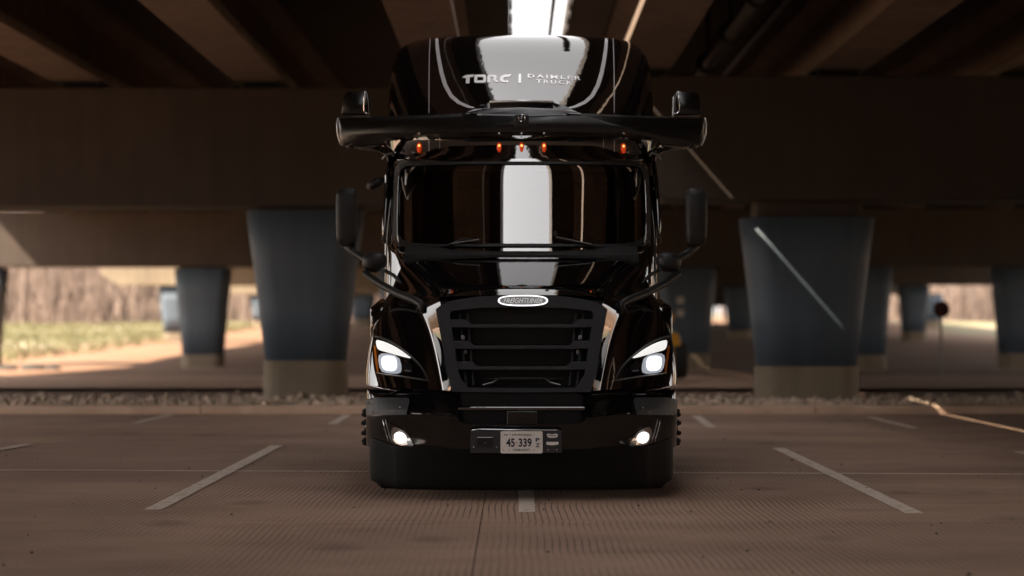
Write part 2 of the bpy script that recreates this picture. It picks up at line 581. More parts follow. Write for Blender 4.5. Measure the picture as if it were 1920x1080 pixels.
    l.new(sc.outputs[0], b.inputs['Base Color'])
    b.inputs['Roughness'].default_value = 0.8
    hgt = math_('SUBTRACT', math_('MULTIPLY', nf.outputs['Fac'], 0.25), groove)
    bp = n.new('ShaderNodeBump'); bp.inputs['Strength'].default_value = 0.5; bp.inputs['Distance'].default_value = 0.006
    l.new(hgt, bp.inputs['Height']); l.new(bp.outputs[0], b.inputs['Normal'])
    return m
M['lot'] = lot_mat()

def paintline_mat():
    m, n, l, b = new_mat('worn_white_road_paint')
    geo = n.new('ShaderNodeNewGeometry')
    n1 = n.new('ShaderNodeTexNoise'); n1.inputs['Scale'].default_value = 9; n1.inputs['Detail'].default_value = 10; n1.inputs['Roughness'].default_value = 0.7
    l.new(geo.outputs['Position'], n1.inputs['Vector'])
    cr = n.new('ShaderNodeValToRGB')
    cr.color_ramp.elements[0].position = 0.33; cr.color_ramp.elements[0].color = (0.56, 0.42, 0.33, 1)
    cr.color_ramp.elements[1].position = 0.5; cr.color_ramp.elements[1].color = (0.90, 0.76, 0.64, 1)
    l.new(n1.outputs['Fac'], cr.inputs['Fac']); l.new(cr.outputs[0], b.inputs['Base Color'])
    b.inputs['Roughness'].default_value = 0.7
    return m
M['line'] = paintline_mat()

def terrain_mat():
    m, n, l, b = new_mat('dirt_and_grass')
    geo = n.new('ShaderNodeNewGeometry')
    sp = n.new('ShaderNodeSeparateXYZ'); l.new(geo.outputs['Position'], sp.inputs[0])
    nz = n.new('ShaderNodeTexNoise'); nz.inputs['Scale'].default_value = 0.12; nz.inputs['Detail'].default_value = 8
    l.new(geo.outputs['Position'], nz.inputs['Vector'])
    d = n.new('ShaderNodeValToRGB')
    d.color_ramp.elements[0].position = 0.35; d.color_ramp.elements[0].color = (0.19, 0.095, 0.052, 1)
    d.color_ramp.elements[1].position = 0.65; d.color_ramp.elements[1].color = (0.25, 0.15, 0.095, 1)
    l.new(nz.outputs['Fac'], d.inputs['Fac'])
    g = n.new('ShaderNodeValToRGB')
    g.color_ramp.elements[0].position = 0.42; g.color_ramp.elements[0].color = (0.16, 0.152, 0.076, 1)
    g.color_ramp.elements[1].position = 0.66; g.color_ramp.elements[1].color = (0.29, 0.225, 0.16, 1)
    nz2 = n.new('ShaderNodeTexNoise'); nz2.inputs['Scale'].default_value = 0.09; nz2.inputs['Detail'].default_value = 10
    l.new(geo.outputs['Position'], nz2.inputs['Vector']); l.new(nz2.outputs['Fac'], g.inputs['Fac'])
    # grass grows only where the decks do not keep the rain off
    ad = n.new('ShaderNodeMath'); ad.operation = 'ADD'; ad.inputs[1].default_value = -4.0
    l.new(sp.outputs['X'], ad.inputs[0])
    ab = n.new('ShaderNodeMath'); ab.operation = 'ABSOLUTE'; l.new(ad.outputs[0], ab.inputs[0])
    jn = n.new('ShaderNodeMath'); jn.operation = 'MULTIPLY_ADD'; jn.inputs[1].default_value = 9.0
    l.new(nz.outputs['Fac'], jn.inputs[0]); l.new(ab.outputs[0], jn.inputs[2])
    mr = n.new('ShaderNodeMapRange'); mr.inputs['From Min'].default_value = 29.0; mr.inputs['From Max'].default_value = 31.5
    l.new(jn.outputs[0], mr.inputs['Value'])
    mx = n.new('ShaderNodeMixRGB'); l.new(mr.outputs[0], mx.inputs[0]); l.new(d.outputs[0], mx.inputs[1]); l.new(g.outputs[0], mx.inputs[2])
    l.new(mx.outputs[0], b.inputs['Base Color'])
    b.inputs['Roughness'].default_value = 0.95
    nb = n.new('ShaderNodeTexNoise'); nb.inputs['Scale'].default_value = 4; nb.inputs['Detail'].default_value = 8
    l.new(geo.outputs['Position'], nb.inputs['Vector'])
    bp = n.new('ShaderNodeBump'); bp.inputs['Strength'].default_value = 0.6; bp.inputs['Distance'].default_value = 0.08
    l.new(nb.outputs['Fac'], bp.inputs['Height']); l.new(bp.outputs[0], b.inputs['Normal'])
    return m
M['terrain'] = terrain_mat()
M['bark'] = simple('bare_bark', (0.16, 0.118, 0.10), 0.9, var=0.3, scale=1.5)
M['twigs'] = simple('bare_twigs', (0.25, 0.185, 0.155), 0.9, var=0.25, scale=0.5)
M['straw'] = simple('added_thicket', (0.42, 0.30, 0.22), 0.9, var=0.3, scale=0.3)
M['stone'] = simple('gravel_stone', (0.50, 0.38, 0.29), 0.85, var=0.75, scale=7)
M['rock'] = simple('dark_rock', (0.05, 0.045, 0.04), 0.85, var=0.4)
M['grassblade'] = simple('grass_blades', (0.17, 0.158, 0.078), 0.9, var=0.4, scale=0.4)
M['galv'] = simple('galvanised_pipe', (0.10, 0.095, 0.09), 0.45, metal=0.6, var=0.3)
M['red'] = simple('dull_red_sign', (0.06, 0.010, 0.010), 0.7)
M['paper'] = simple('white_notice', (0.6, 0.55, 0.5), 0.6)

# ================================================================== SETTING
def tz(x, y):
    """height of the natural ground"""
    if y < 20: b = 0.06
    elif y < 52: b = 0.06 - 0.36 * (y - 20) / 32
    elif y < 140: b = -0.30 + 1.55 * ((y - 52) / 88)
    else: b = 1.25 + 0.004 * (y - 140)
    return b + (0.10 * sin(x * 0.13 + y * 0.07) + 0.06 * sin(x * 0.31 - y * 0.11)) * min(1, max(0, (y - 40) / 30))

def build_ground():
    xs = [-1500, -700, -350, -180] + [-120 + 4 * i for i in range(61)] + [180, 350, 700, 1500]
    ys = [-1500, -700, -300, -120, -60, -20, 4, 13.62, 16, 18, 20, 24] + [28 + 4 * i for i in range(45)] + [240, 320, 500, 900, 1800]
    vs, fs = [], []
    for y in ys:
        for x in xs:
            z = tz(x, y)
            if y < 13.7 : z = -0.05
            vs.append((x, y, z))
    nx = len(xs)
    for j in range(len(ys) - 1):
        for i in range(nx - 1):
            fs.append((j * nx + i, j * nx + i + 1, (j + 1) * nx + i + 1, (j + 1) * nx + i))
    me = bpy.data.meshes.new('ground'); me.from_pydata(vs, [], fs)
    return tag(link('ground', me, M['terrain'], smooth=True), 'bare brown dirt and dry grass ground beyond the kerb', kind='structure')
ground = build_ground()

# parking lot: base sheet, poured slabs with joints, painted lines
lot = tag(link('parking_lot', MB().box((0, -33, -0.035), (110, 92.9, 0.02)).mesh('parking_lot'), M['dark']),
          'pinkish brown tined concrete parking lot', kind='structure')
XJ = [-0.29 + 5.05 * i for i in range(-5, 7)]
YJ = [-1.4 + 4.2 * j for j in range(-8, 4)] + [13.36]
for j in range(len(YJ) - 1):
    for i in range(len(XJ) - 1):
        x0, x1, y0, y1 = XJ[i], XJ[i + 1], YJ[j], YJ[j + 1]
        g = 0.0035
        dz = random.uniform(-0.002, 0.002)
        MB().box(((x0 + x1) / 2, (y0 + y1) / 2, -0.011 + dz / 2), (x1 - x0 - 2 * g, y1 - y0 - 2 * g, 0.022 + dz)).build('slab', M['lot'], lot)
def pline(x0, y0, x1, y1, w, z=0.006):
    d = Vector((x1 - x0, y1 - y0, 0)); L = d.length; d /= L
    nrm = Vector((-d.y, d.x, 0))
    n = max(2, int(L / 0.12))
    vs, fs = [], []
    for i in range(n + 1):
        p = Vector((x0, y0, z)) + d * L * i / n
        for s in (-1, 1):
            vs.append(p + nrm * s * (w / 2 + random.uniform(-0.004, 0.004)))
    for i in range(n):
        fs.append((2 * i, 2 * i + 2, 2 * i + 3, 2 * i + 1))
    me = bpy.data.meshes.new('painted_line'); me.from_pydata([tuple(v) for v in vs], [], fs)
    bm = bmesh.new(); bm.from_mesh(me); bmesh.ops.recalc_face_normals(bm, faces=bm.faces)
    if sum(f.normal.z for f in bm.faces) < 0: bmesh.ops.reverse_faces(bm, faces=bm.faces)
    bm.to_mesh(me); bm.free()
    return link('painted_line', me, M['line'], lot)
def gpt(u, v, z=0.006):
    D = (CAMH - z) * F / (v - CV)
    return CAMX + (u - CU) * D / F, CAMY + D
for (ua, va, ub, vb, w) in ((287, 955, 519, 835, 0.135), (1715, 962, 1460, 840, 0.135), (988, 960, 982, 840, 0.125),
                            (252, 793, 322, 777, 0.125), (622, 795, 652, 778, 0.125), (1335, 801, 1305, 780, 0.125),
                            (1715, 802, 1630, 782, 0.125), (-40, 850, 55, 832, 0.12), (1990, 868, 1908, 846, 0.12)):
    xa, ya = gpt(ua, va); xb, yb = gpt(ub, vb)
    pline(xa, ya, xb, yb, w)
# the thin white line across the lot runs along a joint
_, yl = gpt(400, 881)
_, yr = gpt(1600, 888)
pline(-11, yl + 0.32, 11, yr - 0.32, 0.075, 0.004)

# kerb: cast segments
kerb = empty('kerb', (0, 13.37, 0)); tag(kerb, kind='structure')
KX = [-4.8 + 4.64 * i for i in range(-5, 9)]
def kerb_mesh(L):
    prof = [(0.0, -0.05), (0.0, 0.085), (0.012, 0.112), (0.04, 0.125), (0.26, 0.13), (0.26, -0.05)]
    m = MB()
    m.prism(prof, 'X', -L / 2, L / 2)
    return m.mesh('kerb_stone')
kme = kerb_mesh(4.64 - 0.018); kme.materials.append(M['kerb'])
for i in range(len(KX) - 1):
    o = bpy.data.objects.new('kerb_stone', kme); COL.objects.link(o); o.parent = kerb
    o.location = ((KX[i] + KX[i + 1]) / 2, random.uniform(-0.006, 0.006), random.uniform(-0.004, 0.004))

# road crossing behind
def strip(name, y0, y1, x0, x1, zf, mat, n=60):
    vs, fs = [], []
    for i in range(n + 1):
        x = x0 + (x1 - x0) * i / n
        for y in (y0, (y0 + y1) / 2, y1):
            vs.append((x, y, zf(x, y)))
    for i in range(n):
        for k in range(2):
            fs.append((i * 3 + k, (i + 1) * 3 + k, (i + 1) * 3 + k + 1, i * 3 + k + 1))
    me = bpy.data.meshes.new(name); me.from_pydata(vs, [], fs)
    return link(name, me, mat)
tag(strip('road', 20.5, 34, -120, 120, lambda x, y: tz(x, y) + 0.07 - max(0, y - 20.5) * 0.001, M['road']),
    'dusty concrete road crossing behind the kerb', kind='structure')

# gravel bed behind the kerb, stones on the lot (uncountable)
def stones(name, n, place, rmin, rmax, mat):
    m = MB()
    for _ in range(n):
        x, y, z = place()
        r = random.uniform(rmin, rmax) * (1.6 if random.random() < 0.06 else 1)
        a, h = random.uniform(0, 6.28), random.uniform(0.55, 0.95)
        base = [(0, 0, 1), (1, 0, 0), (0.2, 0.95, 0.1), (-0.9, 0.3, -0.1), (-0.3, -0.95, 0.1), (0.6, -0.7, 0.2), (0, 0, -0.9)]
        vs = []
        for bx_, by, bz in base:
            k = random.uniform(0.75, 1.2) * r
            vs.append((x + (bx_ * cos(a) - by * sin(a)) * k, y + (bx_ * sin(a) + by * cos(a)) * k, z + bz * k * h))
        m.add(vs, [(0, 1, 2), (0, 2, 3), (0, 3, 4), (0, 4, 5), (0, 5, 1), (6, 2, 1), (6, 3, 2), (6, 4, 3), (6, 5, 4), (6, 1, 5)])
    o = m.build(name, mat)
    return tag(o, kind='stuff')
def pl1():
    x = random.uniform(-14, 14); y = 13.66 + abs(random.gauss(0, 1.5))
    return x, min(y, 18.6), 0.085 + random.uniform(0, 0.05)
tag(stones('gravel', 6500, pl1, 0.022, 0.075, M['stone']), 'loose brown gravel bed behind the kerb')
def pl2():
    return random.uniform(-9, 9), random.uniform(-7, 13), 0.004
tag(stones('grit', 420, pl2, 0.004, 0.013, M['rock']), 'dark grit and crumbs scattered on the parking lot')

# ------------------------------------------------------------------ overpasses
Z_COL, Z_CAP0, Z_CAP1, Z_G0, Z_G1, Z_DK, Z_PAR = 3.30, 3.36, 5.36, 5.50, 6.85, 7.08, 7.482
def girder_mesh(L):
    h = Z_G1 - Z_G0
    half = [(0.44, 0), (0.44, 0.16), (0.12, 0.36), (0.11, h - 0.30), (0.40, h - 0.12), (0.40, h)]
    prof = half + [(-a, b) for a, b in reversed(half)]
    return MB().prism(prof, 'Y', -L / 2, L / 2).mesh('girder')
def column_mesh(wb, wt, h):
    m = MB()
    d = 0.62          # depth to width
    prof = [(wb, 0), (wb + (wt - wb) * 0.34, h * 0.36), (wb + (wt - wb) * 0.67, h * 0.68), (wt, h)]
    rings = []
    for w, z in prof:
        hw, hd, r = w / 2, wb * d / 2 + (w - wb) * 0.15, 0.40
        ring = []
        for cx, cy, a0 in ((hw - r, hd - r, 0), (-hw + r, hd - r, 90), (-hw + r, -hd + r, 180), (hw - r, -hd + r, 270)):
            for k in range(6):
                a = radians(a0 + 18 * k)
                ring.append((cx + r * cos(a), cy + r * sin(a), z))
        rings.append(ring)
    n = 24
    vs = [p for r in rings for p in r]
    fs = [(i * n + k, i * n + (k + 1) % n, (i + 1) * n + (k + 1) % n, (i + 1) * n + k) for i in range(len(rings) - 1) for k in range(n)]
    fs += [tuple(reversed(range(n))), tuple((len(rings) - 1) * n + k for k in range(n))]
    m.add(vs, fs)
    return m.mesh('column')
def plinth_mesh(w, d, h):
    m = MB().prism([(x, y) for x, y in rrect(-w / 2, -d / 2, w / 2, d / 2, 0.40, 6)], 'Z', 0, h)
    return m.mesh('plinth')

SPAN_Y0, SPAN_Y1 = -75.0, 138.0
def overpass(name, label, gx, x_in, x_out, bents, cap_x0, cap_x1, flare=0.0):
    root = empty(name, (x_in, 0, 0)); tag(root, label, 'bridge', 'parallel highway overpasses')
    ox = x_in
    L = SPAN_Y1 - SPAN_Y0
    gme = girder_mesh(L); gme.materials.append(M['girder'])
    for x in gx:
        o = bpy.data.objects.new('girder', gme); COL.objects.link(o); o.parent = root
        o.location = (x - ox, (SPAN_Y0 + SPAN_Y1) / 2, Z_G0)
    a, b = min(x_in, x_out), max(x_in, x_out)
    # the inner edge of the deck steps back over the lot, shaped so the truck mirrors a wider gap
    fl = [(SPAN_Y0, flare), (8.0, flare), (15.0, 0.0), (SPAN_Y1, 0.0)]
    sg = 1 if x_out > x_in else -1
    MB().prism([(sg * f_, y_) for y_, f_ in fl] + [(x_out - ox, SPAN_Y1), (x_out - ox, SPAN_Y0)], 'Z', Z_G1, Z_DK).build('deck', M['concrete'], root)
    pin = MB()
    prf = [(0.002, Z_DK - 0.02), (0.002, Z_PAR), (0.28, Z_PAR), (0.42, Z_DK - 0.02)]
    rr = [[(sg * (f_ + q[0]), min(max(y_, SPAN_Y0 + .01), SPAN_Y1 - .01), q[1] + (f_ * 1.14 if q[1] == Z_PAR else 0)) for q in prf] for y_, f_ in fl]  # added parapet height keeps the sun slit narrow along the step-back
    pin.add([p for r in rr for p in r], [(i * 4 + k, i * 4 + (k + 1) % 4, (i + 1) * 4 + (k + 1) % 4, (i + 1) * 4 + k) for i in range(3) for k in range(4)] + [(0, 1, 2, 3), (15, 14, 13, 12)])
    pin.build('parapet', M['concrete'], root)
    for e, s in ((x_out, -1 if x_out > x_in else 1),):
        MB().prism([(e - ox + s * 0.002, Z_DK - 0.02), (e - ox + s * 0.002, Z_PAR), (e - ox + s * 0.28, Z_PAR), (e - ox + s * 0.42, Z_DK - 0.02)], 'Y', SPAN_Y0 + 0.01, SPAN_Y1 - 0.01).build('parapet', M['concrete'], root)
        # scalloped drip edge fixings along the gap
    for (yb, cols, wb, wt, hp, dz) in bents:
        c0, c1 = cap_x0, cap_x1
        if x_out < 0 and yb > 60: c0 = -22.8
        cz0 = Z_CAP0
        cap = MB()
        cap.prism([(c0 - ox, cz0 + 0.55), (c0 - ox, Z_CAP1), (c1 - ox, Z_CAP1), (c1 - ox, cz0 + 0.55), (c1 - ox - 0.9, cz0), (c0 - ox + 0.9, cz0)], 'Y', yb - 0.75, yb + 0.75)
        cp = cap.build('pier_cap', M['plinth'] if (x_out < 0 and yb > 60) else M['concrete'], root, bevel=0.03)  # paler concrete paints sunlight onto the far left caps
        bm_ = MB().box((0, 0, 0), (0.6, 0.5, 0.14)).mesh('bearing'); bm_.materials.append(M['rubber'])
        for x in gx:
            if c0 < x < c1:
                o = bpy.data.objects.new('bearing', bm_); COL.objects.link(o); o.parent = cp
                o.location = (x - ox, yb, (Z_CAP1 + Z_G0) / 2)
        for cx in cols:
            z0 = tz(cx, yb) if yb > 13 else 0.0
            ctop = Z_COL + dz
            cme = column_mesh(wb, wt, ctop - (z0 + hp)); cme.materials.append(M['blue'])
            c = bpy.data.objects.new('column', cme); COL.objects.link(c); c.parent = root
            c.location = (cx - ox, yb, z0 + hp)
            c.data.polygons.foreach_set('use_smooth', [len(p.vertices) == 4 for p in c.data.polygons])
            pme = plinth_mesh(wb + 0.05, wb * 0.62 + 0.05, hp + 0.25); pme.materials.append(M['plinth'])
            p = bpy.data.objects.new('plinth', pme); COL.objects.link(p); p.parent = c
            p.location = (0, 0, -hp - 0.25)
            MB().prism(rrect(-wt * 0.40, -0.42, wt * 0.40, 0.42, 0.12, 3), 'Z', ctop - z0 - hp - 0.02, ctop - z0 - hp + (Z_CAP0 - ctop) + 0.03).build('collar', M['concrete'], c)
    return root

LG = [-1.32 - 3.11 * i for i in range(6)]
over_l = overpass('overpass', 'concrete overpass with blue columns and the bright field beside it', LG, -0.15, -20.3,
                  [(17.5, (-3.69, -11.4, -18.8), 1.40, 2.03, 0.66, 0), (52.0, (-4.0, -11.4, -19.55), 1.50, 2.06, 0.45, 0),
                   (86.5, (-4.0, -11.4, -18.8), 1.42, 2.0, 0.5, 0), (121, (-4.0, -11.4, -18.8), 1.42, 2.0, 0.5, 0),
                   (-18.5, (-4.6, -11.4, -18.8), 1.42, 2.06, 0.6, 0), (-53, (-4.0, -11.4, -18.8), 1.42, 2.06, 0.6, 0)], -20.9, -0.75, 0.42)
RG = [2.05 + 3.2 * i for i in range(9)]
over_r = overpass('overpass', 'concrete overpass with blue columns over the dark side with round sign', RG, 0.92, 28.9,
                  [(16.0, (4.76, 11.6, 18.0, 24.4), 1.63, 2.18, 0.60, -0.21), (50.5, (6.05, 12.3, 17.95, 24.0), 1.6, 2.1, 0.55, 0),
                   (85, (6.0, 12.2, 21.7, 27.4), 1.30, 1.75, 0.5, 0), (119.5, (6.0, 12.2, 18.4, 30.5), 1.42, 2.0, 0.5, 0),
                   (-18.5, (5.5, 11.6, 18.0, 24.4), 1.6, 2.2, 0.6, 0), (-53, (5.3, 11.6, 18.0, 24.4), 1.6, 2.2, 0.6, 0)], 1.5, 29.6)

# steel joint clips along both edges of the gap (the scalloped edge in the photo)
clip = MB().lathe([(0.0, -0.02), (0.10, -0.02), (0.13, 0.0), (0.10, 0.03), (0.0, 0.03)], axis='X', n=12).mesh('drip_bracket')
clip.materials.append(M['galv'])
for root, x, s in ((over_l, -0.15, 1), (over_r, 0.92, -1)):
    for k in range(18):
        o = bpy.data.objects.new('drip_bracket', clip); COL.objects.link(o); o.parent = root
        o.location = (x + s * 0.03 - root.location.x, 16 + k * 1.5, Z_G1 + 0.06)
# downpipe conduit in the gap and drain pipes under the right deck
MB().tube([(0.62, 4, 6.98), (0.62, 60, 6.98)], 0.045, 8).build('conduit', M['galv'], None)
tag(bpy.data.objects['conduit'], 'thin grey conduit running along the bright gap overhead', 'pipe')
dp = empty('drain_pipe', (3.2, 0, 5.75)); tag(dp, 'dark drain pipe slung between the girders on the dark side', 'pipe')
MB().tube([(0, -40, 0), (0, 17, 0), (0.0, 60, 0)], 0.13, 12).build('pipe', M['galv'], dp, smooth=True)
cl = MB().lathe([(0.13, -0.05), (0.19, -0.05), (0.19, 0.05), (0.13, 0.05)], axis='Y', n=14).box((0, 0, 0.6), (0.04, 0.04, 0.9)).mesh('hanger'); cl.materials.append(M['frame_steel'])
for k in range(9):
    o = bpy.data.objects.new('hanger', cl); COL.objects.link(o); o.parent = dp; o.location = (0, -9 + 3.2 * k, 0)
MB().tube([(0.62, -40, 0.25), (0.62, 60, 0.25)], 0.07, 10).build('cable_duct', M['galv'], dp, smooth=True)

# far abutment under the dark overpass, with a barred opening
ab = empty('abutment', (16, 137, 0)); tag(ab, 'far dark concrete end wall with a small opening, its bars standing in for far columns', 'wall')
zt = Z_G0 - 0.02
for (x0, x1, z0, z1) in ((-0.6, 12.0, -1, zt), (12.0, 14.6, -1, 1.22), (12.0, 14.6, 2.6, zt), (14.6, 20.3, -1, zt)):
    MB().box(((x0 + x1) / 2 - 16 + 4, 0, (z0 + z1) / 2), (x1 - x0, 0.6, z1 - z0)).build('wall_panel', M['concrete'], ab)
for k in range(5):
    MB().box((12.0 + 0.65 * k - 16 + 4, -0.1, 1.9), (0.16, 0.16, 1.5)).build('bar', M['frame_steel'], ab)

# unseen wall added behind the camera to block light from the open end
nb = empty('light_block_wall', (4, -38, 0)); tag(nb, 'broad concrete wall added unseen on the near side to block light', 'wall')
for k in range(8):
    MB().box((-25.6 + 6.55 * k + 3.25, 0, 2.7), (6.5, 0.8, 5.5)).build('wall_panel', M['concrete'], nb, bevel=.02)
# ------------------------------------------------------------------ bare trees
def tree_meshes(seed, H):
    rnd = random.Random(seed)
    tr, cw = MB(), MB()
    pts, rad = [], []
    x = y = 0.0
    for i in range(7):
        t = i / 6
        pts.append(Vector((x, y, H * 0.62 * t))); rad.append(0.24 * (1 - 0.65 * t) * H / 16)
        x += rnd.uniform(-0.22, 0.22); y += rnd.uniform(-0.22, 0.22)
    tr.tube(pts, rad, 7)
    def branch(p, d, L, r, depth):
        q = [p]
        dd = d.copy()
        for _ in range(3):
            dd = (dd + Vector((rnd.uniform(-.22, .22), rnd.uniform(-.22, .22), rnd.uniform(-.02, .22)))).normalized()
            q.append(q[-1] + dd * L / 3)
        (tr if depth == 0 else cw).tube(q, [r, r * .8, r * .6, r * .35], 5 if depth == 0 else 3, cap=False)
        if depth < 3:
            for k in range((4, 4, 4)[depth]):
                t = rnd.uniform(0.35, 1.0)
                i = min(2, int(t * 3)); p2 = q[i].lerp(q[i + 1], t * 3 - i)
                nd = (dd + Vector((rnd.uniform(-1, 1), rnd.uniform(-1, 1), rnd.uniform(-.1, .7))) * 0.8).normalized()
                branch(p2, nd, L * rnd.uniform(.45, .65), r * .5, depth + 1)
    for k in range(9):
        t = rnd.uniform(0.35, 1.0)
        i = min(5, int(t * 6)); p = pts[i].lerp(pts[i + 1], t * 6 - i)
        a = rnd.uniform(0, 6.28)
        d = Vector((cos(a), sin(a), rnd.uniform(0.5, 1.3))).normalized()
        branch(p, d, H * rnd.uniform(.22, .34), 0.075 * H / 16, 0)
    a, b = tr.mesh('trunk'), cw.mesh('crown')
    a.materials.append(M['bark']); b.materials.append(M['twigs'])
    return a, b
TV = [tree_meshes(100 + i, 15 + 1.2 * i) for i in range(5)]
def tree(i, x, y, sc, label):
    r = empty('bare_tree', (x, y, tz(x, y) - 0.1), random.uniform(0, 6.28)); r.scale = (sc, sc, sc)
    tag(r, label, 'tree', 'leafless trees at the edge of the field')
    for nm, me in zip(('trunk', 'crown'), TV[i % 5]):
        o = bpy.data.objects.new(nm, me); COL.objects.link(o); o.parent = r
random.seed(11)
for i in range(46):
    x = -62 + i * 1.12 + random.uniform(-.6, .6)
    y = 138 + random.uniform(0, 26)
    tree(i, x, y, random.uniform(.8, 1.2), 'leafless tree in the wood behind the green field')
for i in range(16):
    x = 30 + i * 1.5 + random.uniform(-.6, .6)
    tree(i + 3, x, 146 + random.uniform(0, 22), random.uniform(.7, 1.1), 'leafless tree beyond the far end of the dark overpass')
# undergrowth at the wood's edge: one mass
def brush(name, n, x0, x1, y0, y1, hmin, hmax, label, mk='twigs'):
    m = MB()
    for _ in range(n):
        x, y = random.uniform(x0, x1), random.uniform(y0, y1)
        z = tz(x, y) - 0.1
        h = random.uniform(hmin, hmax)
        p = Vector((x, y, z)); q = [p]
        for k in range(3):
            q.append(q[-1] + Vector((random.uniform(-1, 1) * (.3 + .12 * h), random.uniform(-.5, .5), h / 3)))
        m.tube(q, [0.045, 0.04, 0.035, 0.02] if mk == 'twigs' else [.16, .14, .1, .04], 3, cap=False)
    return tag(m.build(name, M[mk]), label, kind='stuff')
brush('brushwood', 9000, -80, -6, 142, 190, 1.5, 15.0, 'brown leafless undergrowth filling the wood edge')
brush('brushwood', 2600, 22, 66, 150, 185, 1.5, 11.0, 'brown leafless undergrowth beyond the dark overpass')
brush('brushwood', 5000, 80, 100, -90, 120, 2.0, 12.0, 'brown leafless thicket added out of view to warm the fender reflections', 'straw')  # unseen, added to give the fenders something warm to reflect
brush('brushwood', 4000, -112, -92, -90, 120, 1.5, 8.0, 'brown leafless thicket added unseen across the field for the fender reflections', 'straw')  # also unseen and added for the fender reflections
def tufts(name, n, x0, x1, y0, y1, label):
    m = MB()
    for _ in range(n):
        x, y = random.uniform(x0, x1), random.uniform(y0, y1)
        z = tz(x, y) - 0.02
        for k in range(3):
            a = random.uniform(0, 6.28); h = random.uniform(.12, .3); w = .05
            m.add([(x - w * cos(a), y - w * sin(a), z), (x + w * cos(a), y + w * sin(a), z), (x + .08 * sin(a), y, z + h)], [(0, 1, 2)])
    me = bpy.data.meshes.new(name); me.from_pydata(m.v, [], m.f)
    return tag(link(name, me, M['grassblade']), label, kind='stuff')
tufts('grass', 16000, -62, -19, 48, 140, 'thin green and straw coloured grass on the sunlit field')
# dark stones lying at the field's edge
for (u, v, r, lab) in ((62, 682, 0.30, 'largest dark stone at the dirt edge of the field'), (100, 684, 0.22, 'small dark stone at the dirt edge of the field'), (12, 680, 0.26, 'pale edged stone farthest out at the field edge')):
    D = 60.0
    x = CAMX + (u - CU) * D / F
    m = MB()
    n = 9
    m.lathe([(r * .5, -0.1), (r, 0.02), (r * .8, r * .45), (r * .35, r * .62)], n=n)
    o = m.build('field_stone', M['rock'], None)
    for vtx in o.data.vertices: vtx.co.x *= random.uniform(1.1, 1.7); vtx.co.z *= random.uniform(.8, 1.1)
    o.location = (x, D - 14, tz(x, D - 14))
    tag(o, lab, 'stone', 'stones at the field edge')

# sign on a post
def sign():
    x, y = 10.05, 29.0
    r = empty('round_sign', (x, y, tz(x, y) + 0.05)); tag(r, 'dull dark red sign on a thin post behind the kerb', 'sign')
    MB().tube([(0, 0, 0), (0, 0, 1.85)], 0.03, 8).build('post', M['galv'], r)
    oc = [(0.21 * cos(radians(22.5 + 45 * k)), 1.72 - 0.05 + 0.21 * sin(radians(22.5 + 45 * k))) for k in range(8)]
    MB().prism(oc, 'Y', -0.055, -0.032).build('sign_panel', M['red'], r)
sign()

# yellow skid loader mostly hidden behind the truck
def loader():
    r = empty('skid_loader', (1.87, 26.5, 0.12)); tag(r, 'yellow compact loader standing behind the truck beside its headlight', 'loader')
    prof = [(-0.2, .35), (1.5, .35), (1.75, .6), (1.7, 1.0), (1.2, 1.12), (-0.2, 1.12)]
    MB().prism(prof, 'Y', -0.55, 0.95).build('body', M['yellow'], r, bevel=0.05)
    for y in (-0.35, 0.7):
        for x in (0.0, 1.72):
            w = MB().lathe([(0.15, -.13), (.36, -.15), (.40, -.1), (.40, .1), (.36, .15), (.15, .13)], (0, 0, 0), 'X', 20).build('wheel', M['rubber'], r)
            w.location = (x, y, .40)
            MB().lathe([(0.02, -.16), (.2, -.16), (.2, .16), (.02, .16)], (0, 0, 0), 'X', 14).build('rim', M['yellow'], w)
    MB().box((0.7, 0.3, 1.6), (1.1, 1.0, 1.0), taper=.9).build('cab', M['frame_steel'], r, bevel=.04)
    for x in (-0.1, 1.5):
        MB().box((x, 0.2, 1.25), (.14, 1.6, .16), rx=-.15).build('lift_arm', M['yellow'], r)
loader()
# two pale notices on the column behind
for v, lab in ((563, 'upper pale square notice on the blue column behind the truck'), (587, 'lower pale square notice on the blue column behind the truck')):
    Y = 49.95
    p = px(1276, v, Y)
    o = MB().box((0, 0, 0), (0.24, 0.012, 0.24)).build('notice', M['paper'])
    o.location = p
    tag(o, lab, 'notice', 'notices on the column')

# ================================================================== TRUCK
truck = empty('semi_truck', (0, 0, 0))
tag(truck, 'glossy black semi truck with sensor bar and lit headlights, facing the camera', 'truck')

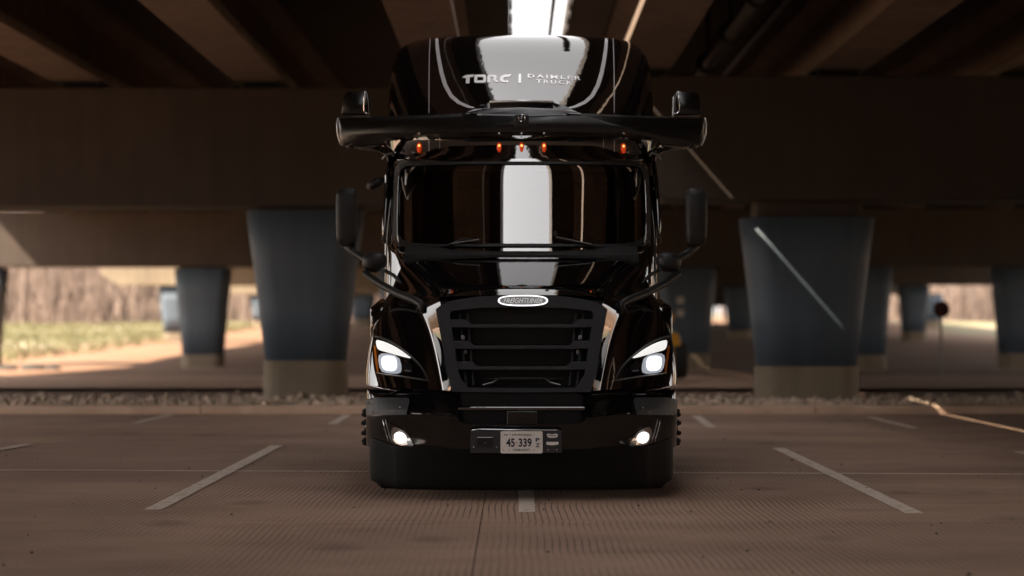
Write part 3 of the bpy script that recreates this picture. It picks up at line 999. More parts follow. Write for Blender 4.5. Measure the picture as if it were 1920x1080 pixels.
def grid_obj(name, rows, mat, parent, skip=None, crease=None, levels=2, mirror=True):
    """rows: list of rows of (x,y,z) for the x>=0 half, mirrored; skip(r,c)->True leaves that half-face out"""
    vs, fs, cr = [], [], []
    nc = len(rows[0])
    full = 2 * nc - 1
    for r in rows:
        line = [(-p[0], p[1], p[2]) for p in reversed(r)][:-1] + list(r)
        vs += line
    for j in range(len(rows) - 1):
        for i in range(full - 1):
            c = i - (nc - 1) if i >= nc - 1 else (nc - 2) - i
            if skip and skip(j, c):
                continue
            fs.append((j * full + i, j * full + i + 1, (j + 1) * full + i + 1, (j + 1) * full + i))
    me = bpy.data.meshes.new(name)
    me.from_pydata(vs, [], fs)
    bm = bmesh.new(); bm.from_mesh(me)
    if crease:
        lay = bm.edges.layers.float.get('crease_edge') or bm.edges.layers.float.new('crease_edge')
        bm.verts.ensure_lookup_table()
        for e in bm.edges:
            a, b = e.verts[0].index, e.verts[1].index
            ra, ca, rb, cb = a // full, abs(a % full - (nc - 1)), b // full, abs(b % full - (nc - 1))
            w = crease(ra, ca, rb, cb)
            if w: e[lay] = w
    bmesh.ops.delete(bm, geom=[v for v in bm.verts if not v.link_faces], context='VERTS')
    bmesh.ops.recalc_face_normals(bm, faces=bm.faces)
    if sum(f.normal.y for f in bm.faces) > 0:
        bmesh.ops.reverse_faces(bm, faces=bm.faces)
    bm.to_mesh(me); bm.free()
    o = link(name, me, mat, parent, True)
    m = o.modifiers.new('s', 'SUBSURF'); m.levels = m.render_levels = levels
    bake(o)
    o.data.polygons.foreach_set('use_smooth', [True] * len(o.data.polygons))
    return o

def mirrored(build):
    """run build(fu, s) for the left (s=-1) and right (s=1) side of the truck; fu maps left photo columns"""
    build(lambda u: u, -1)
    build(lambda u: mir(u), 1)

# ------------------------------------------------------------------ hood and fenders: one moulded shell
HR = [
 # row 0: seam above the bumper
 [(0,.16,.86),(.3,.15,.86),(.548,.115,.855),(.618,.20,.86),(.86,.205,.87),(1.150,.275,.885),(1.258,.45,.895),(1.275,1.0,.90)],
 [(0,.16,.98),(.3,.15,.98),(.560,.125,.98),(.640,.235,.98),(.88,.235,.985),(1.150,.305,.995),(1.256,.47,1.0),(1.275,1.0,1.0)],
 [(0,.2,1.17),(.3,.18,1.17),(.580,.15,1.17),(.680,.285,1.17),(.90,.29,1.17),(1.135,.365,1.17),(1.238,.53,1.17),(1.262,1.0,1.17)],
 [(0,.22,1.34),(.3,.2,1.34),(.602,.175,1.34),(.735,.35,1.34),(.92,.37,1.33),(1.105,.445,1.32),(1.205,.60,1.31),(1.235,1.0,1.32)],
 [(0,.24,1.47),(.3,.22,1.47),(.622,.20,1.475),(.80,.44,1.455),(.94,.47,1.445),(1.075,.54,1.43),(1.165,.68,1.41),(1.20,1.0,1.43)],
 [(0,.25,1.55),(.3,.235,1.55),(.640,.225,1.555),(.86,.56,1.52),(.965,.60,1.51),(1.06,.66,1.50),(1.135,.80,1.47),(1.17,1.05,1.49)],
 [(0,.20,1.605),(.3,.205,1.605),(.655,.285,1.590),(.90,.72,1.545),(.98,.75,1.54),(1.06,.80,1.53),(1.125,.9,1.51),(1.16,1.1,1.52)],
 [(0,.26,1.655),(.32,.27,1.650),(.675,.37,1.620),(.93,.86,1.560),(1.0,.88,1.555),(1.06,.92,1.55),(1.12,1.0,1.53),(1.155,1.15,1.54)],
 [(0,.50,1.725),(.36,.50,1.715),(.735,.56,1.675),(.965,1.0,1.585),(1.01,1.02,1.58),(1.065,1.05,1.57),(1.12,1.1,1.55),(1.155,1.2,1.55)],
 [(0,.86,1.815),(.42,.86,1.805),(.82,.86,1.755),(1.0,1.14,1.625),(1.03,1.16,1.61),(1.07,1.18,1.595),(1.12,1.2,1.57),(1.155,1.28,1.56)],
 [(0,1.22,1.905),(.47,1.22,1.895),(.91,1.17,1.845),(1.035,1.28,1.68),(1.06,1.30,1.65),(1.09,1.31,1.625),(1.13,1.33,1.59),(1.16,1.4,1.57)],
 [(0,1.56,1.975),(.52,1.55,1.965),(1.0,1.45,1.925),(1.075,1.45,1.74),(1.09,1.46,1.70),(1.11,1.47,1.66),(1.14,1.48,1.61),(1.17,1.55,1.58)],
]
def hood_crease(ra, ca, rb, cb):
    if ca == cb == 2: return 0.35 if max(ra, rb) <= 7 else 0.25
    if ca == cb == 3 and max(ra, rb) <= 6: return 0.55
    if ra == rb == 0: return 1.0
    return 0
hood = grid_obj('hood', HR, M['paint'], truck, skip=lambda r, c: r < 6 and c < 2, crease=hood_crease, levels=3)
HB = bvh_of(hood)
# fender flanks behind the front wheel arch
for s in (-1, 1):
    m = MB()
    R, cy, cz = 0.60, 1.22, 0.52
    pts = [(1.0, .90), (1.0, 1.0)]
    outer = [(0.98, 1.515), (2.05, 1.60), (2.05, 0.35), (1.88, 0.35)]
    arch = [(cy + R * cos(radians(a)), cz + R * sin(radians(a))) for a in range(-10, 112, 12)]
    poly = outer + arch
    m.prism([(y, z) for y, z in poly], 'X', s * 1.10, s * 1.25)
    m.build('fender_flank', M['paint'], truck, smooth=True, bevel=0.02)

# ------------------------------------------------------------------ cab shell with windshield opening
CDX = [(0,0),(.35,.015),(.65,.06),(.90,.135),(1.055,.225),(1.10,.275),(1.165,.38),(1.205,.56),(1.222,.95),(1.225,1.9)]
CZ = [(.95,1.50),(1.55,1.50),(2.0,1.565),(2.06,1.60),(2.30,1.735),(2.55,1.865),(2.775,1.975),(2.83,1.985),(2.95,1.99)]
def cabw(z): return 1.0 if z < 2.4 else 1.0 - 0.012 * (z - 2.4)
rows = [[(x * cabw(z), y + d, z) for x, d in CDX] for z, y in CZ]
cab = grid_obj('cab', rows, M['paint'], truck, skip=lambda r, c: 3 <= r <= 5 and c < 5,
               crease=lambda ra, ca, rb, cb: 1.0 if (ra == rb and ra in (3, 6) and max(ca, cb) <= 5) or (ca == cb == 5 and min(ra, rb) >= 3 and max(ra, rb) <= 6) else 0, levels=2)
grows = [[(x, y + d, z) for x, d in CDX[:6]] for z, y in CZ[2:8]]
glass = grid_obj('windshield', grows, M['glass'], truck, levels=3)
for v in glass.data.vertices: v.co.y -= 0.016
GB = bvh_of(glass)
# gasket frame round the glass, rounded corners
outer = [(734, 300), (1222, 300), (1226, 470), (730, 470)]
inner = smooth_loop([(752, 312), (790, 309), (978, 307), (1166, 309), (1204, 312), (1209, 345), (1211, 420), (1207, 452), (1150, 459), (978, 456), (806, 459), (749, 452), (745, 420), (747, 345)], 2)
CB = BVHTree.FromPolygons([v.co.copy() for v in glass.data.vertices] + [v.co.copy() for v in cab.data.vertices],
                          [tuple(p.vertices) for p in glass.data.polygons] + [tuple(i + len(glass.data.vertices) for i in p.vertices) for p in cab.data.polygons])
me = patch_mesh('windshield_gasket', [smooth_loop(dens([(740, 303), (1216, 303), (1221, 462), (735, 462)], 40), 2), inner], on_surf(CB, 0.016, 1.9), 9, 0.03)
link('windshield_gasket', me, M['plastic'], truck)
# bright bead at both sides of the glass
def bead(fu, s):
    pts = [surf(fu(u), v, CB, 1.9) + Vector((0, -0.018, 0)) for u, v in ((752, 318), (747, 335), (745.5, 370), (744.5, 410), (745, 440), (748, 455))]
    MB().tube(pts, 0.005, 6).build('glass_bead', M['chrome'], truck, smooth=True)
mirrored(bead)
# body box: cab rear and sleeper
MB().prism([(-1.2, .95), (1.2, .95), (1.2, 3.35), (1.05, 3.80), (.7, 4.0), (-.7, 4.0), (-1.05, 3.80), (-1.2, 3.35)], 'Y', 3.25, 5.35).build('sleeper', M['paint'], truck, smooth=True, bevel=0.04)
for s in (-1, 1):
    MB().box((s * 1.21, 2.9, 1.85), (0.03, 1.15, 1.75)).build('door', M['paint'], truck, bevel=0.01)
    d = truck.children[-1] if False else [o for o in COL.objects if o.name.startswith('door')][-1]
    MB().prism([(2.40, 2.05), (3.35, 2.05), (3.30, 2.72), (2.62, 2.72)], 'X', s * 1.222, s * 1.232).build('door_window', M['glass'], d)
    MB().box((s * 1.235, 3.30, 1.85), (0.03, 0.18, 0.04)).build('door_handle', M['plastic'], d)
    MB().box((s * 1.14, 4.2, 0.55), (0.16, 3.0, 0.75)).build('side_skirt', M['paint'], truck, bevel=0.03)
    MB().box((s * 0.42, 4.6, 0.78), (0.09, 8.4, 0.26)).build('frame_rail', M['frame_steel'], truck)
# interior
inr = MB().box((0, 2.16, 1.84), (2.1, 0.62, 0.34)).build('dashboard', M['interior'], truck, bevel=0.06)
MB().box((0, 4.0, 2.3), (2.2, 0.05, 1.9)).build('cab_rear_wall', M['interior'], truck)
MB().box((0, 2.9, 1.2), (2.2, 2.2, 0.06)).build('cab_floor', M['interior'], truck)
for s in (-1, 1):
    MB().prism([(2.15, 1.2), (4.0, 1.2), (4.0, 2.86), (2.62, 2.86)], 'X', s * 1.10, s * 1.12).build('cab_liner', M['interior'], truck)
MB().box((0, 3.15, 2.84), (2.18, 1.7, .03)).build('headliner', M['interior'], truck)
for x in (-.55, .55):
    MB().box((x, 3.1, 1.72), (.52, .52, .16)).box((x, 3.38, 2.1), (.5, .14, .75), rx=-.15).box((x, 3.44, 2.58), (.28, .1, .2)).build('seat', M['interior'], truck, bevel=.05)
sw = MB()
ring = [(0.55 + .23 * cos(a), 2.55 - .10 * sin(a), 2.0 + .2 * sin(a)) for a in [2 * pi * k / 24 for k in range(25)]]
sw.tube(ring, .017, 6, cap=False).tube([(0.55, 2.55, 2.0), (0.55, 2.35, 1.85)], .035, 8).tube([(0.33, 2.55, 2.0), (0.77, 2.55, 2.0)], .016, 6)
sw.build('steering_wheel', M['plastic'], truck)
# camera module behind the glass and a toll tag
def glass_in(u, v, d): 
    p = surf(u, v, GB, 1.9); p.y += d; return p
p = glass_in(975, 334, 0.07)
o = MB().box((0, 0, 0), (.26, .05, .12), rx=-.7).build('glass_camera', M['interior'], truck, bevel=.01); o.location = p
p = glass_in(1041, 437, 0.012)
o = MB().box((0, 0, 0), (.035, .006, .05), rx=-.65).build('toll_tag', M['plate'], truck); o.location = p
# wipers
def wiper(a, b, c):
    pts = [surf(u, v, CB, 1.7) + Vector((0, -0.03, 0.0)) for u, v in (a, b, c)]
    o = MB().tube(pts, [.012, .010, .006], 6).build('wiper', M['plastic'], truck)
    q = [p + Vector((0, -0.012, 0.012)) for p in pts]
    MB().tube([q[0].lerp(q[2], .15), q[2]], .005, 5).build('wiper_blade', M['steel'], o)
wiper((838, 461), (870, 448), (898, 452)); wiper((1120, 463), (1075, 453), (1042, 447))
# cowl panel between hood and glass
MB().prism([(1.50, 1.90), (1.50, 1.965), (1.66, 2.045), (1.7, 2.0)], 'X', -1.0, 1.0).build('cowl', M['plastic'], truck)

# ------------------------------------------------------------------ roof fairing
RP = [(2.045, 2.83), (1.985, 3.00), (2.03, 3.18), (2.11, 3.40), (2.24, 3.62), (2.44, 3.83), (2.70, 3.995), (3.02, 4.095), (3.5, 4.15), (4.1, 4.165), (5.3, 4.15)]
TF = [(0,0),(.35,.012),(.65,.045),(.90,.10),(1.05,.17),(1.14,.27),(1.19,.40),(1.215,.58),(1.22,.85)]
TR = [(0,0),(.35,.004),(.65,.012),(.93,.03),(1.08,.078),(1.16,.15),(1.205,.26),(1.222,.42),(1.225,.72)]
rows = []
for i, (y, z) in enumerate(RP):
    a, b = RP[max(i - 1, 0)], RP[min(i + 1, len(RP) - 1)]
    t = Vector((0, b[0] - a[0], b[1] - a[1])).normalized()
    nrm = Vector((0, -t.z, t.y))        # outward: forward / up
    k = max(0.0, min(1.0, nrm.z)) ** 0.8
    r = []
    for (xf, df), (xr, dr) in zip(TF, TR):
        x, d = xf * (1 - k) + xr * k, df * (1 - k) + dr * k
        pnt = Vector((x, y, z)) - nrm * d
        r.append(tuple(pnt))
    rows.append(r)
roof = grid_obj('roof_fairing', rows, M['paint'], truck, levels=3)
RB = bvh_of(roof)
RS = lambda off: on_surf(RB, off, 2.3)
def uline(pts, w, name, mat, off=0.004, parent=roof):
    """ribbon of pixel width w along pts on the roof"""
    L, R = [], []
    for i, p in enumerate(pts):
        a, b = Vector(pts[max(i - 1, 0)]), Vector(pts[min(i + 1, len(pts) - 1)])
        d = (b - a).normalized(); n_ = Vector((-d.y, d.x))
        ww = w[i] if hasattr(w, '__len__') else w
        L.append(tuple(Vector(p) + n_ * ww / 2)); R.append(tuple(Vector(p) - n_ * ww / 2))
    me = patch_mesh(name, [L + R[::-1]], RS(off), 6, 0.003)
    return link(name, me, mat, parent)
def stripes(fu, s):
    uline([(fu(u), v) for u, v in ((818.5, 72), (820, 90), (823, 112), (828, 137), (835, 160), (846, 180), (860, 192), (878, 200), (893, 203))],
          [5, 6.5, 7, 7.5, 7.5, 7, 6, 4.5, 1.5], 'silver_stripe', M['silver'])
    uline([(fu(u), v) for u, v in ((806.5, 72), (805.2, 100), (804.5, 135), (804.3, 170), (804.3, 212))], 1.3, 'panel_seam', M['silver'])  # silver colour paints in the light these thin seams catch
    uline([(fu(u), v) for u, v in ((804.3, 262), (804.3, 296))], 1.0, 'panel_seam', M['silver'])
    uline([(fu(u), v) for u, v in ((824.5, 258), (824.5, 292))], 0.9, 'panel_seam', M['silver'])
mirrored(stripes)
# lettering on the roof fairing
Z = lambda x, y: (860 + x / 7.7125, 120 + y / 7.7125)
GL = {
 'T': [[(48,197),(92,166),(120,158),(232,153),(214,176),(198,188),(160,190),(156,276),(102,281),(106,206)]],
 'O': [[(246,156),(376,153),(390,160),(397,176),(396,250),(388,264),(372,270),(244,272),(230,265),(224,250),(226,176),(232,162)],
       [(270,192),(268,232),(274,238),(350,237),(356,231),(357,194),(351,188),(276,187)]],
 'R': [[(412,268),(414,186),(422,166),(438,157),(520,156),(543,164),(553,182),(550,204),(538,220),(588,262),(536,263),(484,219),(500,212),(511,200),(508,190),(496,187),(462,188),(456,194),(455,266)]],
 'C': [[(772,149),(735,184),(665,192),(646,204),(642,218),(652,232),(668,236),(724,238),(716,266),(630,263),(604,250),(593,228),(598,198),(618,172),(650,158),(690,153)]],
}
for g in 'TORC':
    me = patch_mesh('lettering', [[Z(*p) for p in lp] for lp in GL[g]], RS(0.005), 4, 0.0025)
    link('lettering', me, M['white'], roof)
me = patch_mesh('lettering', [[Z(868, 142), Z(902, 142), Z(902, 276), Z(866, 276)]], RS(0.005), 4, 0.0025); link('lettering', me, M['white'], roof)
def slope(fn, u0, k):
    return lambda u, v: fn(u, v + (u - u0) * k)
me = text_mesh('lettering', 'DAIMLER', Z(1000, 0)[0], Z(0, 143)[1], Z(1765, 0)[0], Z(0, 197)[1], slope(RS(0.005), Z(1000, 0)[0], 0.045), bold=.012, spacing=1.35); islands(me, 'lettering', M['white'], roof)
me = text_mesh('lettering', 'TRUCK', Z(1122, 0)[0], Z(0, 222)[1], Z(1645, 0)[0], Z(0, 276)[1], slope(RS(0.005), Z(1122, 0)[0], 0.045), bold=.012, spacing=1.35); islands(me, 'lettering', M['white'], roof)

# marker lights on the header
for u, v in ((786, 277), (936, 277), (978, 277), (1020, 277), (1169, 278)):
    p = surf(u, v, RB, 2.1)
    o = MB().lathe([(0.0, -.055), (.016, -.05), (.026, -.02), (.028, .015), (.020, .045), (0.0, .055)], axis='Z', n=14).build('marker_light', M['marker'], truck, smooth=True)
    o.location = (p.x, p.y - 0.012, p.z); o.scale = (.82, .82, .85)
    b = MB().lathe([(0.0, -.014), (.010, -.008), (.013, .0), (.010, .010), (0.0, .014)], axis='Z', n=10).build('bulb', M['marker_hot'], o, smooth=True)
    b.location = (0, -0.022, 0.018)
    b = MB().lathe([(0.0, -.03), (.016, -.026), (.02, .0), (.0, .006)], axis='Z', n=10).build('lens_tip', M['marker'], o, smooth=True)
    b.location = (0, -0.014, -0.01)
# header drip strip under the markers
def strip3(pts, r, name, mat, parent):
    return MB().tube(pts, r, 6).build(name, mat, parent, smooth=True)
strip3([surf(u, 300, RB if 740 < u < 1216 else CB, 2.1) + Vector((0, -.012, 0)) for u in range(745, 1215, 20)], .012, 'header_rail', M['paint'], truck)

# ------------------------------------------------------------------ sensor bar across the roof front
YB = 1.89
bar_poly = [(632, 222), (700, 218), (800, 214), (865, 211), (905, 203), (978, 200), (1051, 203), (1091, 211), (1156, 214), (1256, 218), (1324, 222),
            (1322, 252), (1314, 272), (1280, 276), (1245, 272), (1232, 260), (1180, 251), (1060, 248), (978, 247), (896, 248), (776, 251), (724, 260), (711, 272), (676, 276), (642, 272), (634, 252)]
m = MB()
P3 = [px(u, v, YB) for u, v in bar_poly]
c3 = px(978, 240, YB)
def ring(k, y):
    return [Vector((c3.x + (p.x - c3.x) * (1 - 0.02 * k), y, p.z + (c3.z - p.z) * 0.10 * k)) for p in P3]
rings = [ring(1.0, YB), ring(0.35, YB + .012), ring(0, YB + .04), ring(0, YB + .20), ring(.6, YB + .30)]
n = len(P3)
m.add([p for r in rings for p in r], [(i * n + k, i * n + (k + 1) % n, (i + 1) * n + (k + 1) % n, (i + 1) * n + k) for i in range(4) for k in range(n)] + [tuple(range(n)), tuple(reversed(range(4 * n, 5 * n)))])
bar = m.build('sensor_bar', M['paint2'], truck, smooth=True, bevel=0.006)
# raised centre cowl: sloping top between two fins
m = MB()
fr = [px(u, v, YB - .02) for u, v in ((868, 214), (905, 216), (978, 218), (1051, 216), (1088, 214))]
md = [px(u, v, YB + .06) for u, v in ((885, 206), (920, 206), (978, 206), (1036, 206), (1071, 206))]
bk = [px(u, v, YB + .15) for u, v in ((905, 197), (918, 192), (978, 190.5), (1038, 192), (1051, 197))]
bl = [p + Vector((0, 0.02, -.10)) for p in bk]
rws = [fr, md, bk, bl]
m.add([p for r in rws for p in r], [(j * 5 + i, j * 5 + i + 1, (j + 1) * 5 + i + 1, (j + 1) * 5 + i) for j in range(3) for i in range(4)])
cw_ = m.build('bar_cowl', M['paint'], truck, smooth=True)
strip3([p + Vector((0, -.004, .004)) for p in (bk[1], bk[2], bk[3])], .011, 'cowl_lip', M['white'], cw_)
for s, q in ((-1, ((866, 214), (905, 194), (922, 190), (914, 206), (893, 213))), (1, ((1090, 214), (1051, 194), (1034, 190), (1042, 206), (1063, 213)))):
    me = patch_mesh('cowl_fin', [list(q)], lambda u, v: px(u, v, YB - .03 + (214 - v) * .013), 6, .05)
    link('cowl_fin', me, M['paint'], cw_)
# centre camera
o = MB().box((0, 0, 0), (.125, .05, .115)).build('front_camera', M['plastic'], truck, bevel=.012); p = px(978, 227, YB); o.location = (p.x, YB - .008, p.z - .005)
MB().lathe([(.0, -.034), (.020, -.034), (.026, -.026), (.026, 0)], axis='Y', n=16).build('camera_lens', M['lampblack'], o, smooth=True).location = (0, -.014, .025)
rg = [(.030 * cos(a), -.046, .025 + .030 * sin(a)) for a in [2 * pi * k / 16 for k in range(9, 25)]]
MB().tube(rg, .004, 5).build('lens_ring', M['chrome'], o)
for u in (936, 978, 1020, 786, 1169):
    o = MB().lathe([(.0, 0), (.008, 0), (.008, .012), (0, .012)], axis='Y', n=8).build('bar_screw', M['screw'], bar); p = px(u, 250, YB); o.location = (p.x, YB - .008, p.z)
# end pods
def pod(fu, s):
    poly = [(639, 214), (644, 180), (650, 172), (686, 170), (690, 176), (691, 214)]
    P = [px(fu(u), v, YB + .02) for u, v in poly]
    Q = [p + Vector((0, .26, 0)) for p in P]
    m = MB(); m.add(P + Q, [tuple(range(6)), tuple(reversed(range(6, 12)))] + [(i, 6 + i, 6 + (i + 1) % 6, (i + 1) % 6) for i in range(6)])
    o = m.build('lidar_pod', M['paint2'], truck, smooth=True, bevel=.012)
    ln = [px(fu(u), v, YB + .012) for u, v in ((684, 171), (682.5, 180), (682.5, 208), (686, 212.5), (692, 213))]
    MB().tube(ln, .007, 6).build('pod_trim', M['chrome'], o, smooth=True)
    ln = [px(fu(u), v, YB + .02) for u, v in ((686, 171), (690, 185), (692, 213))]
    MB().tube(ln, .004, 6).build('pod_trim', M['steel'], o, smooth=True)
    # glossy end cap edge and the small lamp under the bar end
    ln = [px(fu(u), v, YB + .03) for u, v in ((634, 221), (631.5, 232), (632.5, 250), (637, 266), (641, 273))]
    MB().tube(ln, .006, 6).build('end_trim', M['silver'], bar, smooth=True)
    p = px(fu(657), 274, YB + .06)
    l = MB().lathe([(.0, -.02), (.03, -.02), (.035, .0), (.03, .05), (0, .05)], axis='Z', n=14).build('side_camera', M['lampblack'], bar, smooth=True); l.location = p
    rod = [px(fu(654), 278, YB + .0), px(fu(662), 271, YB + .0)]
    MB().tube(rod, .006, 6).build('camera_trim', M['chrome'], l).location = -p
    # curved stay from the bar to the pillar
    pts = [px(fu(676), 270, YB + .15), px(fu(712), 274, YB + .22), px(fu(728), 285, YB + .38), px(fu(733), 302, YB + .55)]
    MB().tube(pts, [.05, .05, .045, .035], 10).build('bar_stay', M['paint'], truck, smooth=True)
    pts = [px(fu(717), 299, YB + .3), px(fu(724), 290, YB + .3), px(fu(734), 287, YB + .3), px(fu(738), 293, YB + .3)]
    MB().tube(pts, .010, 6).build('stay_clamp', M['steel'], truck, smooth=True)
    # rain gutter down the pillar
    pts = [px(fu(u), v, y) for u, v, y in ((731, 303, 2.42), (726, 340, 2.35), (722, 400, 2.2), (720, 455, 2.05))]
    MB().tube(pts, .022, 8).build('pillar_trim', M['paint'], truck, smooth=True)
mirrored(pod)
# little arm on the left pillar only
p0, p1 = px(720, 336, 2.2), px(692, 350, 2.15)
o = MB().tube([p0, p0.lerp(p1, .35), p1], [.02, .045, .038], 10).build('pillar_camera', M['plastic'], truck, smooth=True)
MB().tube([p1 + Vector((-.012, -.03, .02)), p1 + Vector((-.02, -.03, 0)), p1 + Vector((0, -.03, -.02))], .007, 6).build('camera_trim', M['chrome'], o)

# ------------------------------------------------------------------ mirrors
def mirror(fu, s):
    Y = 1.5
    # tall housing
    m = MB()
    prof = [(352, 640, 660), (357, 632, 667), (366, 629, 669.5), (400, 628.5, 670), (440, 629.5, 669.5), (455, 632, 668), (462, 642, 664)]
    rings = []
    for v, a, b in prof:
        ca, cb = px(fu(a), v, Y), px(fu(b), v, Y)
        cx, hw, hd = (ca.x + cb.x) / 2, abs(cb.x - ca.x) / 2, abs(cb.x - ca.x) / 2 * 0.75
        rings.append([Vector((cx + hw * math.copysign(abs(cos(t)) ** .55, cos(t)), Y + .05 + hd * math.copysign(abs(sin(t)) ** .6, sin(t)), ca.z)) for t in [2 * pi * k / 20 for k in range(20)]])
    n = 20
    m.add([p for r in rings for p in r], [(i * n + k, i * n + (k + 1) % n, (i + 1) * n + (k + 1) % n, (i + 1) * n + k) for i in range(len(rings) - 1) for k in range(n)] + [tuple(range(n)), tuple(reversed(range((len(rings) - 1) * n, len(rings) * n)))])
    o = m.build('side_mirror', M['plastic'], truck, smooth=True)
    g0, g1 = px(fu(632), 362, Y), px(fu(667), 452, Y)
    MB().box(((g0.x + g1.x) / 2, Y + .05 + .078, (g0.z + g1.z) / 2), (.13, .012, .38)).build('mirror_glass', M['chrome'], o)
    arm = [px(fu(u), v, y) for u, v, y in ((651, 458, Y + .05), (664, 474, Y + .03), (684, 486, Y - .08), (704, 490, Y - .2))]
    MB().tube(arm, [.042, .036, .036, .045], 10).build('mirror_arm', M['plastic'], o, smooth=True)
    # hood mirror head
    m = MB()
    hp = [(676, 486), (684, 474), (704, 470), (722, 474), (727, 486), (724, 502), (712, 511), (690, 512), (679, 504)]
    Yh = 1.18
    P = [px(fu(u), v, Yh) for u, v in hp]
    c = sum(P, Vector()) / len(P)
    rs = [[c + (p - c) * k + Vector((0, dy, 0)) for p in P] for k, dy in ((.35, -.07), (.75, -.05), (.97, 0), (1.0, .05), (.9, .12))]
    n = len(P)
    m.add([p for r in rs for p in r], [(i * n + k, i * n + (k + 1) % n, (i + 1) * n + (k + 1) % n, (i + 1) * n + k) for i in range(4) for k in range(n)] + [tuple(range(n)), tuple(reversed(range(4 * n, 5 * n)))])
    h = m.build('hood_mirror', M['plastic'], truck, smooth=True)
    mm = h.modifiers.new('s', 'SUBSURF'); mm.levels = mm.render_levels = 2
    # braces to the hood corner
    a = [px(fu(u), v, y) for u, v, y in ((684, 512, Yh), (710, 531, 1.0), (745, 550, .75), (778, 563, .52), (790, 570, .45), (791, 586, .42))]
    MB().tube(a, [.03, .034, .034, .032, .03, .022], 8).build('mirror_brace', M['plastic'], h, smooth=True)
    a = [px(fu(u), v, y) for u, v, y in ((722, 508, Yh), (738, 516, 1.05), (752, 531, .9))]
    MB().tube(a, [.018, .016, .012], 8).build('mirror_brace', M['plastic'], h, smooth=True)
mirrored(mirror)
# hood release lines and small lamps on the hood edges
for fu, s in ((lambda u: u, -1), (mir, 1)):
    pts = [surf(fu(u), v, HB, .8) + Vector((0, -.003, .004)) for u, v in ((842, 511), (851, 519))]
    MB().tube(pts, .004, 5).build('hood_seam', M['chrome'], truck)

# ------------------------------------------------------------------ grille
def gY(v): return 0.075 + (735 - v) * 0.00083
GP = lambda d: (lambda u, v: px(u, v, gY(v) + d))
loop_o = [(828, 571), (850, 563), (895, 556), (978, 552), (1061, 556), (1106, 563), (1128, 571), (1139, 580), (1128, 640), (1113, 720), (1108, 735), (978, 736), (848, 735), (843, 720), (828, 640), (817, 580)]
loop_i = [(846, 583), (900, 577), (978, 575.5), (1056, 577), (1110, 583), (1113, 590), (1096, 700), (1090, 712), (1078, 727), (978, 728), (878, 727), (866, 712), (860, 700), (843, 590)]
me = patch_mesh('grille_surround', [loop_o, loop_i], GP(-.03), 12, 0.12)
gs = link('grille_surround', me, M['grille'], truck)
m_ = gs.modifiers.new('b', 'BEVEL'); m_.width = .008; m_.segments = 2; m_.limit_method = 'ANGLE'; m_.angle_limit = radians(50)
def gbar(vb, ul, ur):
    # bar with raised end blocks
    lp = [(ul, vb - 14), (ul + 30, vb - 14), (ul + 42, vb - 5), (ur - 42, vb - 5), (ur - 30, vb - 14), (ur, vb - 14), (ur - 2, vb + 1), (ur - 40, vb + 2), (ul + 40, vb + 2), (ul + 2, vb + 1)]
    me = patch_mesh('grille_bar', [lp], GP(-.02), 12, 0.05)
    o = link('grille_bar', me, M['grille'], truck)
    b = o.modifiers.new('b', 'BEVEL'); b.width = .006; b.segments = 2; b.limit_method = 'ANGLE'; b.angle_limit = radians(50)
for vb, ul in ((613, 842), (653, 848), (692, 855)):
    gbar(vb, ul, mir(ul))
# inner side vanes
for ul, k in ((860, 0), (874, 1)):
    for f in (lambda u: u, mir):
        me = patch_mesh('grille_vane', [[(f(ul), 588), (f(ul + 4), 588), (f(ul + 16), 722), (f(ul + 12), 722)]], GP(.05), 14, 0.05)
        link('grille_vane', me, M['grille'], truck)
# radiator screen: fine horizontal fins on a dark panel
scr = MB()
for k in range(46):
    v = 578 + k * 3.3
    a, b = px(846, v, gY(v) + .10), px(1110, v, gY(v) + .10)
    scr.box(((a.x + b.x) / 2, a.y, a.z), (b.x - a.x, .02, .005))
tag(scr.build('radiator_fins', M['plastic'], truck), kind='stuff')
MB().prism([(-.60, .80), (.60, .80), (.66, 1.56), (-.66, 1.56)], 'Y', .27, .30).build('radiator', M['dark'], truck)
for k in range(2):   # shiny latch bits behind the bars
    for f in (lambda u: u, mir):
        for (u, v) in ((868, 633), (872, 660)):
            o = MB().box((0, 0, 0), (.03, .02, .035)).build('radiator_clip', M['steel'], truck, bevel=.006) if k == 0 else None
            if o: o.location = px(f(u), v, .2)
rd = [px(u, v, gY(v) + .045) for u, v in ((905, 722), (924, 717), (934, 710), (1022, 710), (1032, 717), (1051, 722))]
MB().tube(rd, .007, 6).build('grille_bracket', M['steel'], truck)
rd = [px(u, v, gY(v) + .04) for u, v in ((900, 710), (1056, 710))]
MB().tube(rd, .006, 6).build('grille_bracket', M['frame_steel'], truck)
# badge
def ell(cu, cv, a, b, n=40, p=2.6):
    return [(cu + a * math.copysign(abs(cos(t)) ** (2 / p), cos(t)), cv + b * math.copysign(abs(sin(t)) ** (2 / p), sin(t))) for t in [2 * pi * k / n for k in range(n)]]
bd = link('badge', patch_mesh('badge', [ell(980.5, 563.5, 45, 9)], GP(-.040), 8, .02), M['lampblack'], truck)
link('badge_rim', patch_mesh('badge_rim', [ell(980.5, 563.5, 47, 10.5), ell(980.5, 563.5, 43.5, 8)], GP(-.046), 8, .015), M['chrome'], bd)
link('badge_lettering', text_mesh('badge_lettering', 'FREIGHTLINER', 944, 559.0, 1017, 568.2, GP(-.0425), shear=.28, bold=.018, spacing=1.0), M['white'], bd)

